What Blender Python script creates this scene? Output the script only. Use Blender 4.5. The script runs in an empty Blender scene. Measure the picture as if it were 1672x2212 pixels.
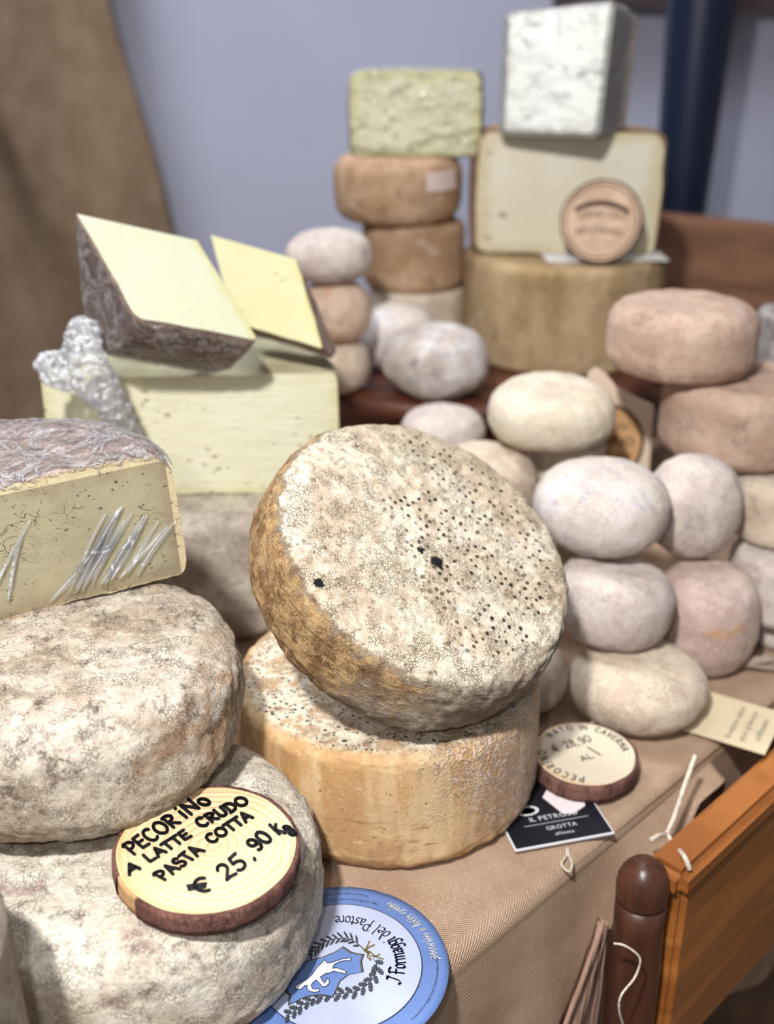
import bpy, bmesh, math, random
from mathutils import Vector, Matrix, noise, Euler
from mathutils.geometry import tessellate_polygon
PI = math.pi
random.seed(7)
sc = bpy.context.scene
COL = sc.collection

# ------------------------------------------------------------------ camera
PITCH = math.radians(24); CAMH = 0.5; FPX = 2400.0
cd = bpy.data.cameras.new('camera'); cam = bpy.data.objects.new('camera', cd); COL.objects.link(cam)
cam.location = (0, 0, CAMH); cam.rotation_euler = (PI/2 - PITCH, 0, 0)
cd.sensor_fit = 'VERTICAL'; cd.sensor_height = 24.0; cd.lens = FPX/2212*24.0
cd.clip_start = 0.02; cd.clip_end = 50
cd.dof.use_dof = True; cd.dof.focus_distance = 0.63; cd.dof.aperture_fstop = 3.0
sc.camera = cam
# ------------------------------------------------------------------ view / world / lamps
vs = sc.view_settings
vs.view_transform = 'Standard'; vs.look = 'None'; vs.gamma = 1.0; vs.use_curve_mapping = False
vs.exposure = -0.20
w = bpy.data.worlds.new('room_light'); sc.world = w; w.use_nodes = True
w.node_tree.nodes['Background'].inputs[0].default_value = (0.86, 0.90, 1.0, 1)
w.node_tree.nodes['Background'].inputs[1].default_value = 0.28

def lamp(name, kind, loc, target, power, color, size, size_y=None):
    l = bpy.data.lights.new(name, kind); o = bpy.data.objects.new(name, l); COL.objects.link(o)
    l.energy = power; l.color = color
    if kind == 'AREA':
        l.size = size
        if size_y: l.shape = 'RECTANGLE'; l.size_y = size_y
    else: l.shadow_soft_size = size
    o.location = loc
    d = Vector(target) - Vector(loc); o.rotation_euler = d.to_track_quat('-Z', 'Y').to_euler()
    return o
# the stall's spotlight, high at the front left, and a weak fill light added above the lens
lamp('stall_spotlight', 'SPOT', (-0.22, -0.12, 1.12), (0.0, 0.8, 0.1), 112.0, (1.0, 0.985, 0.972), 0.035)
bpy.data.lights['stall_spotlight'].spot_size = math.radians(95); bpy.data.lights['stall_spotlight'].spot_blend = 0.7
lamp('phone_fill', 'SPOT', (-0.06, 0.0, 0.54), (0.02, 0.75, 0.10), 6.0, (1.0, 0.985, 0.96), 0.012)
bpy.data.lights['phone_fill'].spot_size = math.radians(120); bpy.data.lights['phone_fill'].spot_blend = 0.6
# ceiling lamp of the room, then an added fill that brightens the wall
lamp('ceiling_lamp', 'AREA', (-0.3, 1.2, 2.3), (0.0, 1.2, 0.0), 16.0, (1.0, 0.97, 0.93), 1.0)
lamp('wall_fill', 'AREA', (-1.0, 1.75, 2.1), (-0.35, 2.4, 0.3), 52.0, (0.84, 0.90, 1.0), 0.5)

# ------------------------------------------------------------------ geometry of the view (for laying out flat writing on real surfaces)
_R = Vector((1, 0, 0)); _U = Vector((0, math.sin(PITCH), math.cos(PITCH))); _D = Vector((0, math.cos(PITCH), -math.sin(PITCH)))
EYE = Vector((0, 0, CAMH))
def sight(px, py): return (px-836)/FPX*_R + (1106-py)/FPX*_U + _D
def on_z(px, py, z):
    r = sight(px, py); return EYE + r*((z-CAMH)/r.z)
def on_y(px, py, y):
    r = sight(px, py); return EYE + r*(y/r.y)
def on_plane(px, py, co, no):
    r = sight(px, py); return EYE + r*((Vector(co)-EYE).dot(no)/r.dot(no))

# ------------------------------------------------------------------ material helpers
def C(r, g, b):
    f = lambda v: ((v/255+0.055)/1.055)**2.4 if v > 10 else v/255/12.92
    return (f(r), f(g), f(b), 1)
class Mat:
    def __init__(s, name, rough=0.8, spec=0.3):
        s.m = bpy.data.materials.new(name); s.m.use_nodes = True
        s.t = s.m.node_tree; s.b = s.t.nodes['Principled BSDF']; s.out = s.t.nodes['Material Output']
        s.b.inputs['Roughness'].default_value = rough
        s.b.inputs['Specular IOR Level'].default_value = spec
        s._co = None
    def node(s, t): return s.t.nodes.new(t)
    def put(s, sock, v):
        if hasattr(v, 'node'): s.t.links.new(v, sock)
        elif v is not None: sock.default_value = v
    def co(s):
        if s._co is None:
            tc = s.node('ShaderNodeTexCoord'); oi = s.node('ShaderNodeObjectInfo')
            a = s.node('ShaderNodeVectorMath'); a.operation = 'MULTIPLY_ADD'
            cb = s.node('ShaderNodeCombineXYZ')
            for k in range(3): s.t.links.new(oi.outputs['Random'], cb.inputs[k])
            s.t.links.new(cb.outputs[0], a.inputs[0]); a.inputs[1].default_value = (3.1, 5.7, 2.3)
            s.t.links.new(tc.outputs['Object'], a.inputs[2]); s._co = a.outputs[0]; s.raw = tc.outputs['Object']
        return s._co
    def sep(s):
        s.co(); n = s.node('ShaderNodeSeparateXYZ'); s.t.links.new(s.raw, n.inputs[0]); return n.outputs
    def scaled(s, v, vec=None):
        n = s.node('ShaderNodeVectorMath'); n.operation = 'MULTIPLY'
        s.put(n.inputs[0], vec or s.co()); n.inputs[1].default_value = v; return n.outputs[0]
    def noise(s, scale, detail=5, rough=0.6, dist=0.0, vec=None):
        n = s.node('ShaderNodeTexNoise'); s.put(n.inputs['Vector'], vec or s.co())
        n.inputs['Scale'].default_value = scale; n.inputs['Detail'].default_value = detail
        n.inputs['Roughness'].default_value = rough; n.inputs['Distortion'].default_value = dist
        return n.outputs['Fac']
    def vor(s, scale, rnd=1.0, feature='F1', vec=None, out='Distance'):
        n = s.node('ShaderNodeTexVoronoi'); n.feature = feature; s.put(n.inputs['Vector'], vec or s.co())
        n.inputs['Scale'].default_value = scale; n.inputs['Randomness'].default_value = rnd
        return n.outputs[out]
    def step(s, v, lo, hi, a=0.0, b=1.0):
        n = s.node('ShaderNodeMapRange'); n.interpolation_type = 'SMOOTHSTEP'
        if lo > hi: lo, hi, a, b = hi, lo, b, a
        s.put(n.inputs['Value'], v); n.inputs['From Min'].default_value = lo; n.inputs['From Max'].default_value = hi
        n.inputs['To Min'].default_value = a; n.inputs['To Max'].default_value = b; return n.outputs[0]
    def math(s, op, a, b=None, c=None):
        n = s.node('ShaderNodeMath'); n.operation = op; s.put(n.inputs[0], a)
        if b is not None: s.put(n.inputs[1], b)
        if c is not None: s.put(n.inputs[2], c)
        return n.outputs[0]
    def mix(s, f, a, b, mode='MIX'):
        n = s.node('ShaderNodeMix'); n.data_type = 'RGBA'; n.blend_type = mode
        s.put(n.inputs[0], f); s.put(n.inputs[6], a); s.put(n.inputs[7], b); return n.outputs[2]
    def warp(s, amount, scale):
        n = s.node('ShaderNodeTexNoise'); s.put(n.inputs['Vector'], s.co()); n.inputs['Scale'].default_value = scale
        a = s.node('ShaderNodeVectorMath'); a.operation = 'MULTIPLY_ADD'
        s.t.links.new(n.outputs['Color'], a.inputs[0]); a.inputs[1].default_value = (amount,)*3; s.put(a.inputs[2], s.co()); return a.outputs[0]
    def bump(s, h, dist, strength=1.0, prev=None):
        n = s.node('ShaderNodeBump'); n.inputs['Distance'].default_value = dist; n.inputs['Strength'].default_value = strength
        s.put(n.inputs['Height'], h)
        if prev is not None: s.t.links.new(prev, n.inputs['Normal'])
        return n.outputs[0]
    def done(s, col, nrm=None, rough=None):
        s.put(s.b.inputs['Base Color'], col)
        if nrm is not None: s.t.links.new(nrm, s.b.inputs['Normal'])
        if rough is not None: s.put(s.b.inputs['Roughness'], rough)
        return s.m

def crackle(m, sc, lo=0.02, hi=0.10):
    # broken dark hairlines between crumbs of crust
    v = m.vor(sc, 1.0, 'DISTANCE_TO_EDGE', m.warp(0.0035, 260))
    g = m.step(m.noise(sc*0.16, 4, 0.65), 0.47, 0.58)
    return m.math('MULTIPLY', m.step(v, hi, lo), g), g
def plain(name, col, rough=0.7, spec=0.3, var=0.0, vscale=30, bump=0.0):
    m = Mat(name, rough, spec); c = col
    if var:
        n = m.noise(vscale, 5, 0.6)
        c = m.mix(m.step(n, 0.35, 0.65), col, (col[0]*(1-var), col[1]*(1-var), col[2]*(1-var), 1))
    return m.done(c, m.bump(m.noise(vscale*6, 4), bump) if bump else None)

def rind(name, light, mid, dark, mid_amt=0.5, dark_amt=0.42, psc=22, fsc=260, fine=0.8, bump=0.0012, stain=None, stain_amt=0.4, grain=(1, 1, 1), rough=0.85, spots=None, spot_thr=0.09, grey=None):
    """old natural cheese rind: mottled patches, crumbly flakes, small dark moulds"""
    m = Mat(name, rough, 0.25)
    v = m.scaled(grain)
    n1 = m.noise(psc, 6, 0.65, 0.4, v); n2 = m.noise(psc*2.7, 8, 0.72, 0.2, v); n3 = m.noise(fsc, 6, 0.72, 0.1, v)
    n4 = m.noise(psc*9, 6, 0.75, 0.3, v)
    col = m.mix(m.step(n1, mid_amt+0.10, mid_amt-0.10), light, mid)
    d = m.math('MULTIPLY', m.step(n2, dark_amt+0.03, dark_amt-0.09), m.step(n3, 0.62, 0.40, 0.15, 1.0))
    col = m.mix(d, col, dark)
    if stain is not None:
        n5 = m.noise(psc*0.7, 5, 0.6, 0.6, m.scaled((1, 1, 1.3), m.warp(0.02, 30)))
        col = m.mix(m.step(n5, stain_amt+0.02, stain_amt-0.07, 0, 0.8), col, stain)
    hi = tuple(min(1, x*1.18) for x in light[:3])+(1,)
    if grey is not None:
        n7 = m.noise(psc*0.9, 6, 0.7, 0.8, m.scaled((1.2, 0.8, 1), m.warp(0.03, 25)))
        col = m.mix(m.step(n7, 0.57, 0.66, 0, 0.8), col, grey)
    col = m.mix(m.step(n4, 0.54, 0.66, 0, fine*0.8), col, hi)
    lo = tuple(x*0.42 for x in mid[:3])+(1,)
    col = m.mix(m.step(n4, 0.43, 0.32, 0, fine*0.85), col, lo)
    col = m.mix(m.step(n3, 0.44, 0.33, 0, fine*0.6), col, lo)
    if spots is not None:
        vv = m.vor(psc*9, 1.0)
        sp = m.math('MULTIPLY', m.step(vv, spot_thr+0.05, spot_thr), m.step(n2, 0.52, 0.60))
        col = m.mix(sp, col, spots)
    ck, cg = crackle(m, fsc*1.5)
    col = m.mix(m.math('MULTIPLY', ck, 0.6*fine), col, lo)
    n6 = m.noise(fsc*4, 4, 0.7); col = m.mix(m.step(n6, 0.46, 0.34, 0, fine*0.45), col, lo); col = m.mix(m.step(n6, 0.54, 0.66, 0, fine*0.45), col, hi)
    h = m.math('ADD', m.math('MULTIPLY', n3, 0.55), n4)
    h = m.math('ADD', h, m.math('MULTIPLY', n2, 0.8)); h = m.math('SUBTRACT', h, m.math('MULTIPLY', ck, 0.35))
    return m.done(col, m.bump(h, bump))

def paste(name, body, edge, hole, R, h, off=(0, 0), w=0.010, holes=0.5, hsc=120, streak=None, rough=0.5, spec=0.4, bump=0.0006, hstr=1.0, cracks=0.0, ragged=False):
    """cut face; tints towards the rind, with small eyes and cracks"""
    m = Mat(name, rough, spec); x, y, z = m.sep()
    r = m.math('SQRT', m.math('ADD', m.math('POWER', x, 2), m.math('POWER', y, 2)))
    wob = m.math('MULTIPLY', m.math('SUBTRACT', m.noise(60, 5, 0.6), 0.5), 0.018)
    a = m.step(m.math('ADD', r, wob), R-w*1.6, R-w*0.1)
    b = m.step(m.math('ADD', m.math('ABSOLUTE', m.math('SUBTRACT', z, h/2)), wob), h/2-w*1.5, h/2-w*0.1)
    e = m.math('MAXIMUM', a, b)
    n1 = m.noise(14, 6, 0.6); n2 = m.noise(hsc*3, 5, 0.65)
    col = m.mix(m.step(n1, 0.35, 0.65, 0, 0.35), body, edge)
    col = m.mix(e, col, edge)
    pale = tuple(min(1, q*1.1) for q in body[:3])+(1,)
    col = m.mix(m.step(n2, 0.52, 0.66, 0, 0.35), col, pale)
    v = m.vor(hsc, 1.0, vec=m.scaled((1, 1, 1.5), m.warp(0.006, 120)))
    gate = m.step(m.noise(hsc*0.35, 3, 0.6), 0.50, 0.60)
    hf = m.math('MULTIPLY', m.step(v, 0.24, 0.12), gate)
    ck = m.vor(hsc*0.30, 1.0, 'DISTANCE_TO_EDGE', m.scaled((1, 1, 2.2), m.warp(0.03, 60)))
    cf = m.math('MULTIPLY', m.step(ck, 0.025, 0.006), m.step(m.noise(hsc*0.22, 4, 0.6), 0.56, 0.64))
    hh = m.math('MAXIMUM', m.math('MULTIPLY', hf, holes), m.math('MULTIPLY', cf, cracks))
    col = m.mix(m.math('MULTIPLY', hh, hstr), col, hole)
    if ragged: col = m.mix(m.math('MULTIPLY', m.step(m.noise(16, 6, 0.7, 0.5), 0.55, 0.63), 0.5), col, edge)
    hgt = m.math('SUBTRACT', m.math('ADD', m.math('MULTIPLY', n2, 0.4), m.math('MULTIPLY', m.noise(hsc*0.8, 5), 0.5)), m.math('MULTIPLY', hh, 1.6))
    if streak:
        st = m.noise(60, 3, 0.5, 0, m.scaled(streak)); col = m.mix(m.step(st, 0.45, 0.7, 0, 0.4), col, pale)
        hgt = m.math('ADD', hgt, m.math('MULTIPLY', st, 0.6))
    return m.done(col, m.bump(hgt, bump))

def film(name, density=0.25, sc=60, streak=(1, 1, 1), rough=0.12, bmp=0.0012, dif=0.5):
    m = Mat(name)
    tr = m.node('ShaderNodeBsdfTransparent'); tr.inputs[0].default_value = (0.97, 0.97, 0.975, 1)
    gl = m.node('ShaderNodeBsdfGlossy'); gl.inputs['Roughness'].default_value = rough
    df = m.node('ShaderNodeBsdfDiffuse'); df.inputs[0].default_value = (0.93, 0.94, 0.97, 1)
    v = m.scaled(streak, m.warp(0.01, 40))
    n = m.noise(sc, 6, 0.65, 0.8, v); ridge = m.math('ABSOLUTE', m.math('SUBTRACT', n, 0.5))
    rg = m.step(ridge, 0.035, 0.0)
    nb = m.bump(m.math('ADD', m.math('MULTIPLY', rg, 0.5), m.noise(sc*2.2, 5, 0.6, 0.5, v)), bmp)
    m.t.links.new(nb, gl.inputs['Normal'])
    lw = m.node('ShaderNodeLayerWeight'); lw.inputs[0].default_value = 0.45; m.t.links.new(nb, lw.inputs['Normal'])
    f = m.math('ADD', m.math('MULTIPLY', m.math('POWER', lw.outputs['Fresnel'], 1.6), 0.7), m.math('MULTIPLY', rg, density))
    f = m.math('MINIMUM', m.math('ADD', f, density*0.16), 0.9)
    mx0 = m.node('ShaderNodeMixShader'); mx0.inputs[0].default_value = dif
    m.t.links.new(gl.outputs[0], mx0.inputs[1]); m.t.links.new(df.outputs[0], mx0.inputs[2])
    mx = m.node('ShaderNodeMixShader'); m.put(mx.inputs[0], f)
    m.t.links.new(tr.outputs[0], mx.inputs[1]); m.t.links.new(mx0.outputs[0], mx.inputs[2])
    m.t.links.new(mx.outputs[0], m.out.inputs[0]); return m.m

def wood(name, a, b, axis_scale=(3, 40, 40), rough=0.4, spec=0.5, bump=0.0004):
    m = Mat(name, rough, spec); v = m.scaled(axis_scale)
    n = m.noise(1.0, 6, 0.6, 0.6, v); n2 = m.noise(4.0, 4, 0.6, 0.2, v)
    col = m.mix(m.step(n, 0.36, 0.64), a, b)
    dk = tuple(x*0.55 for x in b[:3])+(1,)
    col = m.mix(m.step(n2, 0.55, 0.75, 0, 0.5), col, dk)
    return m.done(col, m.bump(n2, bump))

def burlap(name, a, b, sc=620, bump=0.0008, rot=0.6, uv=False):
    m = Mat(name, 0.95, 0.1); m.co()
    if uv:
        un = m.node('ShaderNodeUVMap'); un.uv_map = 'weave'; m.raw = un.outputs[0]
    rt = m.node('ShaderNodeVectorRotate'); rt.rotation_type = 'Z_AXIS'; rt.inputs['Angle'].default_value = rot
    m.t.links.new(m.raw, rt.inputs['Vector'])
    sx = m.node('ShaderNodeSeparateXYZ'); m.t.links.new(rt.outputs[0], sx.inputs[0])
    wob = m.math('MULTIPLY', m.noise(40, 3), 3.0)
    k = PI*sc
    s1 = m.math('SINE', m.math('ADD', m.math('MULTIPLY', sx.outputs[0], k), wob))
    zz = m.math('ADD', sx.outputs[1], m.math('MULTIPLY', sx.outputs[2], 1.0))
    s2 = m.math('SINE', m.math('ADD', m.math('MULTIPLY', zz, k), wob))
    wv = m.math('MULTIPLY', m.math('ABSOLUTE', s1), m.math('ABSOLUTE', s2))
    n = m.noise(18, 5, 0.6); nf = m.noise(500, 4, 0.7)
    col = m.mix(m.step(n, 0.35, 0.65), a, b)
    dk = tuple(x*0.35 for x in b[:3])+(1,)
    col = m.mix(m.step(wv, 0.22, 0.0, 0, 0.75), col, dk)
    col = m.mix(m.step(nf, 0.5, 0.75, 0, 0.5), col, tuple(min(1, x*1.35) for x in a[:3])+(1,))
    h = m.math('ADD', wv, m.math('MULTIPLY', nf, 0.6))
    return m.done(col, m.bump(h, bump))

# ------------------------------------------------------------------ object helpers
def tag(o, label=None, cat=None, group=None, kind=None):
    if label: o['label'] = label
    if cat: o['category'] = cat
    if group: o['group'] = group
    if kind: o['kind'] = kind
    return o
def mesh_obj(name, verts, faces, mat, parent=None, smooth=False, loc=None, rot=None):
    me = bpy.data.meshes.new(name); me.from_pydata([tuple(v) for v in verts], [], faces); me.update()
    if smooth: me.polygons.foreach_set('use_smooth', [True]*len(me.polygons))
    if mat: me.materials.append(mat)
    o = bpy.data.objects.new(name, me); COL.objects.link(o); o.parent = parent
    if loc is not None: o.location = loc
    if rot is not None: o.rotation_euler = rot
    return o
def bm_obj(name, bm, mat, parent=None, smooth=True, free=True):
    me = bpy.data.meshes.new(name); bm.to_mesh(me)
    if free: bm.free()
    if smooth: me.polygons.foreach_set('use_smooth', [True]*len(me.polygons))
    me.materials.append(mat)
    o = bpy.data.objects.new(name, me); COL.objects.link(o); o.parent = parent
    return o
def empty(name, loc=(0, 0, 0), rot=None, mtx=None):
    o = bpy.data.objects.new(name, None); COL.objects.link(o); o.empty_display_size = 0.02
    if mtx is not None: o.matrix_world = mtx
    else:
        o.location = loc
        if rot is not None: o.rotation_euler = rot
    return o
def axes_matrix(origin, x, y, z):
    m = Matrix((x, y, z)).transposed().to_4x4(); m.translation = origin; return m
def tilt_matrix(origin, n, spin=0.0):
    z = Vector(n).normalized(); x = Vector((0, 1, 0)).cross(z).normalized(); y = z.cross(x)
    return axes_matrix(Vector(origin), x, y, z) @ Matrix.Rotation(spin, 4, 'Z')
def fbm(p, f, seed, octv=4):
    return noise.fractal(Vector((p[0]*f+seed*7.3, p[1]*f-seed*3.1, p[2]*f+seed)), 0.7, 2.0, octv)

def cheese_bm(R, h, et=0.2, eb=None, nseg=96, nside=14, ncap=10, amp=0.0008, seed=1, oval=(1, 1), bulge=0.0, sag=0.0, n=2.3, wonk=0.0, wf=9.0, taper=0.0, warp=None):
    """cheese wheel as a closed lathe mesh, base at z = 0; et / eb = top / bottom edge rounding as a share of R"""
    eb = et if eb is None else eb
    def er(e): return min(R*0.9, e*R, h*0.85), min(h/2, (e*R if e < 0.5 else h/2))
    rt, zt = er(et); rb, zb = er(eb); p = []
    for k in range(nside+1):
        t = PI/2*k/nside; p.append((R-rt+rt*math.sin(t)**(2/n), h-zt+zt*max(0, math.cos(t))**(2/n)))
    if h-zt-zb > 1e-4:
        for k in range(1, 5): p.append((R, (h-zt)+(zb-(h-zt))*k/5))
    for k in range(0 if h-zt-zb > 1e-4 else 1, nside+1):
        t = PI/2*(1-k/nside); p.append((R-rb+rb*math.sin(t)**(2/n), zb-zb*max(0, math.cos(t))**(2/n)))
    prof = []
    r0 = p[0][0]
    for k in range(1, ncap): prof.append((r0*k/ncap, h))
    prof += p
    r1 = p[-1][0]
    for k in range(ncap-1, 0, -1): prof.append((r1*k/ncap, 0))
    out = []
    for r, z in prof:
        b = bulge*R*math.sin(PI*min(1, max(0, z/h))) * (r/R)**4
        dz = -sag*h*(1-(r/R)**2) if z > h*0.6 else 0
        out.append(((r+b)*(1-taper*z/h), z+dz))
    bm = bmesh.new(); rings = []
    for r, z in out:
        rings.append([bm.verts.new((r*math.cos(2*PI*i/nseg)*oval[0], r*math.sin(2*PI*i/nseg)*oval[1], z)) for i in range(nseg)])
    top = bm.verts.new((0, 0, out[0][1])); bot = bm.verts.new((0, 0, out[-1][1]))
    for i in range(nseg):
        j = (i+1) % nseg
        bm.faces.new((top, rings[0][i], rings[0][j])); bm.faces.new((bot, rings[-1][j], rings[-1][i]))
        for a, b in zip(rings, rings[1:]): bm.faces.new((a[i], b[i], b[j], a[j]))
    bm.normal_update()
    nm = [v.normal.copy() for v in bm.verts]
    for v, q in zip(bm.verts, nm):
        c = v.co
        d = amp*(fbm(c, 110, seed, 5)*0.8 + fbm(c, 38, seed+3, 3)) + wonk*R*fbm(c, wf, seed+9, 2)
        v.co = c + q*d
        if warp: v.co = warp(v.co)
    return bm
def ground(bm):
    lo = min(v.co.z for v in bm.verts)
    for v in bm.verts: v.co.z -= lo
def wheel(name, label, cat, group, mat, x, y, z, R, h, mtx=None, rz=0.0, rx=0.0, ry=0.0, **kw):
    bm = cheese_bm(R, h, **kw); o = bm_obj(name, bm, mat)
    if mtx is not None: o.matrix_world = mtx
    else: o.location = (x, y, z); o.rotation_euler = (rx, ry, rz)
    return tag(o, label, cat, group)

def cut(bm, cuts):
    """slice with planes (co, no): keeps the side against the normal; returns the layer that marks the cut faces"""
    lay = bm.faces.layers.int.new('cutface')
    for co, no in cuts:
        g = bm.verts[:]+bm.edges[:]+bm.faces[:]
        res = bmesh.ops.bisect_plane(bm, geom=g, dist=1e-6, plane_co=co, plane_no=no, clear_outer=True)
        ed = [e for e in res['geom_cut'] if isinstance(e, bmesh.types.BMEdge) and e.is_valid]
        f = bmesh.ops.edgenet_fill(bm, edges=ed)
        for q in f['faces']: q[lay] = 1
    bm.normal_update(); return lay
def split(bm, lay, val):
    b = bm.copy(); l2 = b.faces.layers.int['cutface']
    bmesh.ops.delete(b, geom=[f for f in b.faces if f[l2] != val], context='FACES'); return b
def grid_caps(bm, lay, n=4):
    fs = [f for f in bm.faces if f[lay] == 1]
    r = bmesh.ops.triangulate(bm, faces=fs)
    for f in r['faces']: f[lay] = 1
def crumple(bm, voxel, off, amp, f, seed):
    me = bpy.data.meshes.new('t'); bm.to_mesh(me); o = bpy.data.objects.new('t', me); COL.objects.link(o)
    md = o.modifiers.new('r', 'REMESH'); md.mode = 'VOXEL'; md.voxel_size = voxel
    dg = bpy.context.evaluated_depsgraph_get(); dg.update()
    m2 = bpy.data.meshes.new_from_object(o.evaluated_get(dg)); bpy.data.objects.remove(o); bpy.data.meshes.remove(me)
    b = bmesh.new(); b.from_mesh(m2); bpy.data.meshes.remove(m2); b.normal_update()
    nn = [v.normal.copy() for v in b.verts]
    for v, q in zip(b.verts, nn):
        t = noise.noise(v.co*f+Vector((seed, 0, 0)), noise_basis='PERLIN_ORIGINAL'); t2 = noise.noise(v.co*f*2.7+Vector((0, seed, 0)))
        v.co += q*(off + amp*((1-abs(t)*2.5)*0.6+(1-abs(t2)*2.5)*0.4))
    return b
def wedge(name, label, cat, group, mrind, mpaste, R, h, cuts, mtx, mfilm=None, film_kw=None, film_cuts=None, lin=None, **kw):
    root = empty(name, mtx=mtx); tag(root, label, cat, group)
    bm = cheese_bm(R, h, **kw); lay = cut(bm, cuts)
    if lin:
        for v in bm.verts: v.co = lin[0]*v.co.x+lin[1]*v.co.y+lin[2]*v.co.z
    f = crumple(bm, **film_kw) if mfilm else None
    grid_caps(bm, lay)
    bm_obj('rind', split(bm, lay, 0), mrind, root); bm_obj('paste', split(bm, lay, 1), mpaste, root, smooth=False)
    bm.free()
    if f:
        ff = f
        if film_cuts:
            for co, no in film_cuts:
                bmesh.ops.bisect_plane(ff, geom=ff.verts[:]+ff.edges[:]+ff.faces[:], dist=1e-6, plane_co=co, plane_no=no, clear_outer=True)
        bm_obj('plastic_wrap', ff, mfilm, root)
    return root

def box_bm(bm, x0, x1, y0, y1, z0, z1, mtx=None):
    vs = [bm.verts.new(v) for v in ((x0,y0,z0),(x1,y0,z0),(x1,y1,z0),(x0,y1,z0),(x0,y0,z1),(x1,y0,z1),(x1,y1,z1),(x0,y1,z1))]
    if mtx is not None:
        for v in vs: v.co = mtx @ v.co
    for f in ((0,3,2,1),(4,5,6,7),(0,1,5,4),(1,2,6,5),(2,3,7,6),(3,0,4,7)): bm.faces.new([vs[i] for i in f])
    return vs
def box(name, x0, x1, y0, y1, z0, z1, mat, parent=None, bev=0.0, mtx=None):
    bm = bmesh.new(); box_bm(bm, x0, x1, y0, y1, z0, z1)
    if bev: bmesh.ops.bevel(bm, geom=bm.edges[:], offset=bev, segments=3, affect='EDGES', profile=0.7)
    o = bm_obj(name, bm, mat, parent, smooth=False)
    if mtx is not None: o.matrix_world = mtx
    return o
def tube_bm(bm, pts, r, seg=8, closed=False):
    pts = [Vector(p) for p in pts]; rings = []; up = Vector((0, 0, 1))
    for i, p in enumerate(pts):
        d = (pts[min(i+1, len(pts)-1)]-pts[max(i-1, 0)]).normalized()
        a = d.cross(up); a = a.normalized() if a.length > 1e-3 else Vector((1, 0, 0)); b = d.cross(a)
        rr = r[i] if isinstance(r, (list, tuple)) else r
        rings.append([bm.verts.new(p+rr*(math.cos(2*PI*k/seg)*a+math.sin(2*PI*k/seg)*b)) for k in range(seg)])
    for a, b in zip(rings, rings[1:]):
        for k in range(seg): bm.faces.new((a[k], a[(k+1)%seg], b[(k+1)%seg], b[k]))
    bm.faces.new(rings[0][::-1]); bm.faces.new(rings[-1])
def smooth_path(pts, n=8):
    pts = [Vector(p) for p in pts]; out = []
    for i in range(len(pts)-1):
        p0 = pts[max(i-1, 0)]; p1 = pts[i]; p2 = pts[i+1]; p3 = pts[min(i+2, len(pts)-1)]
        for k in range(n):
            t = k/n
            out.append(0.5*((2*p1)+(p2-p0)*t+(2*p0-5*p1+4*p2-p3)*t*t+(-p0+3*p1-3*p2+p3)*t**3))
    out.append(pts[-1]); return out

# flat lettering -------------------------------------------------------------
class Ink:
    """flat marks collected as triangles/quads in 3-D, one mesh"""
    def __init__(s): s.v = []; s.f = []
    def poly(s, pts):
        b = len(s.v); s.v += [tuple(p) for p in pts]; s.f.append(list(range(b, b+len(pts))))
    def stroke2(s, pts, w, to3, nib=None):
        """2-D polyline of width w (round), mapped to 3-D by to3; nib = (dx, dy) adds a broad-pen sweep"""
        P = [Vector((p[0], p[1])) for p in pts]
        for p in P:
            s.poly([to3(p.x+w/2*math.cos(2*PI*k/10), p.y+w/2*math.sin(2*PI*k/10)) for k in range(10)])
        for a, b in zip(P, P[1:]):
            d = b-a
            if d.length < 1e-9: continue
            n = Vector((-d.y, d.x)).normalized()*w/2
            s.poly([to3(*(a+n)), to3(*(b+n)), to3(*(b-n)), to3(*(a-n))])
            if nib:
                q = Vector(nib)/2
                s.poly([to3(*(a+q)), to3(*(b+q)), to3(*(b-q)), to3(*(a-q))])
    def build(s, name, mat, parent, inv=None):
        if inv is not None: s.v = [tuple(inv @ Vector(v)) for v in s.v]
        o = mesh_obj(name, s.v, s.f, mat, parent)
        b = bmesh.new(); b.from_mesh(o.data); b.to_mesh(o.data); b.free(); return o
def arc(cx, cy, rx, ry, a0, a1, n=10):
    return [(cx+rx*math.cos(math.radians(a0+(a1-a0)*k/n)), cy+ry*math.sin(math.radians(a0+(a1-a0)*k/n))) for k in range(n+1)]
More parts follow.
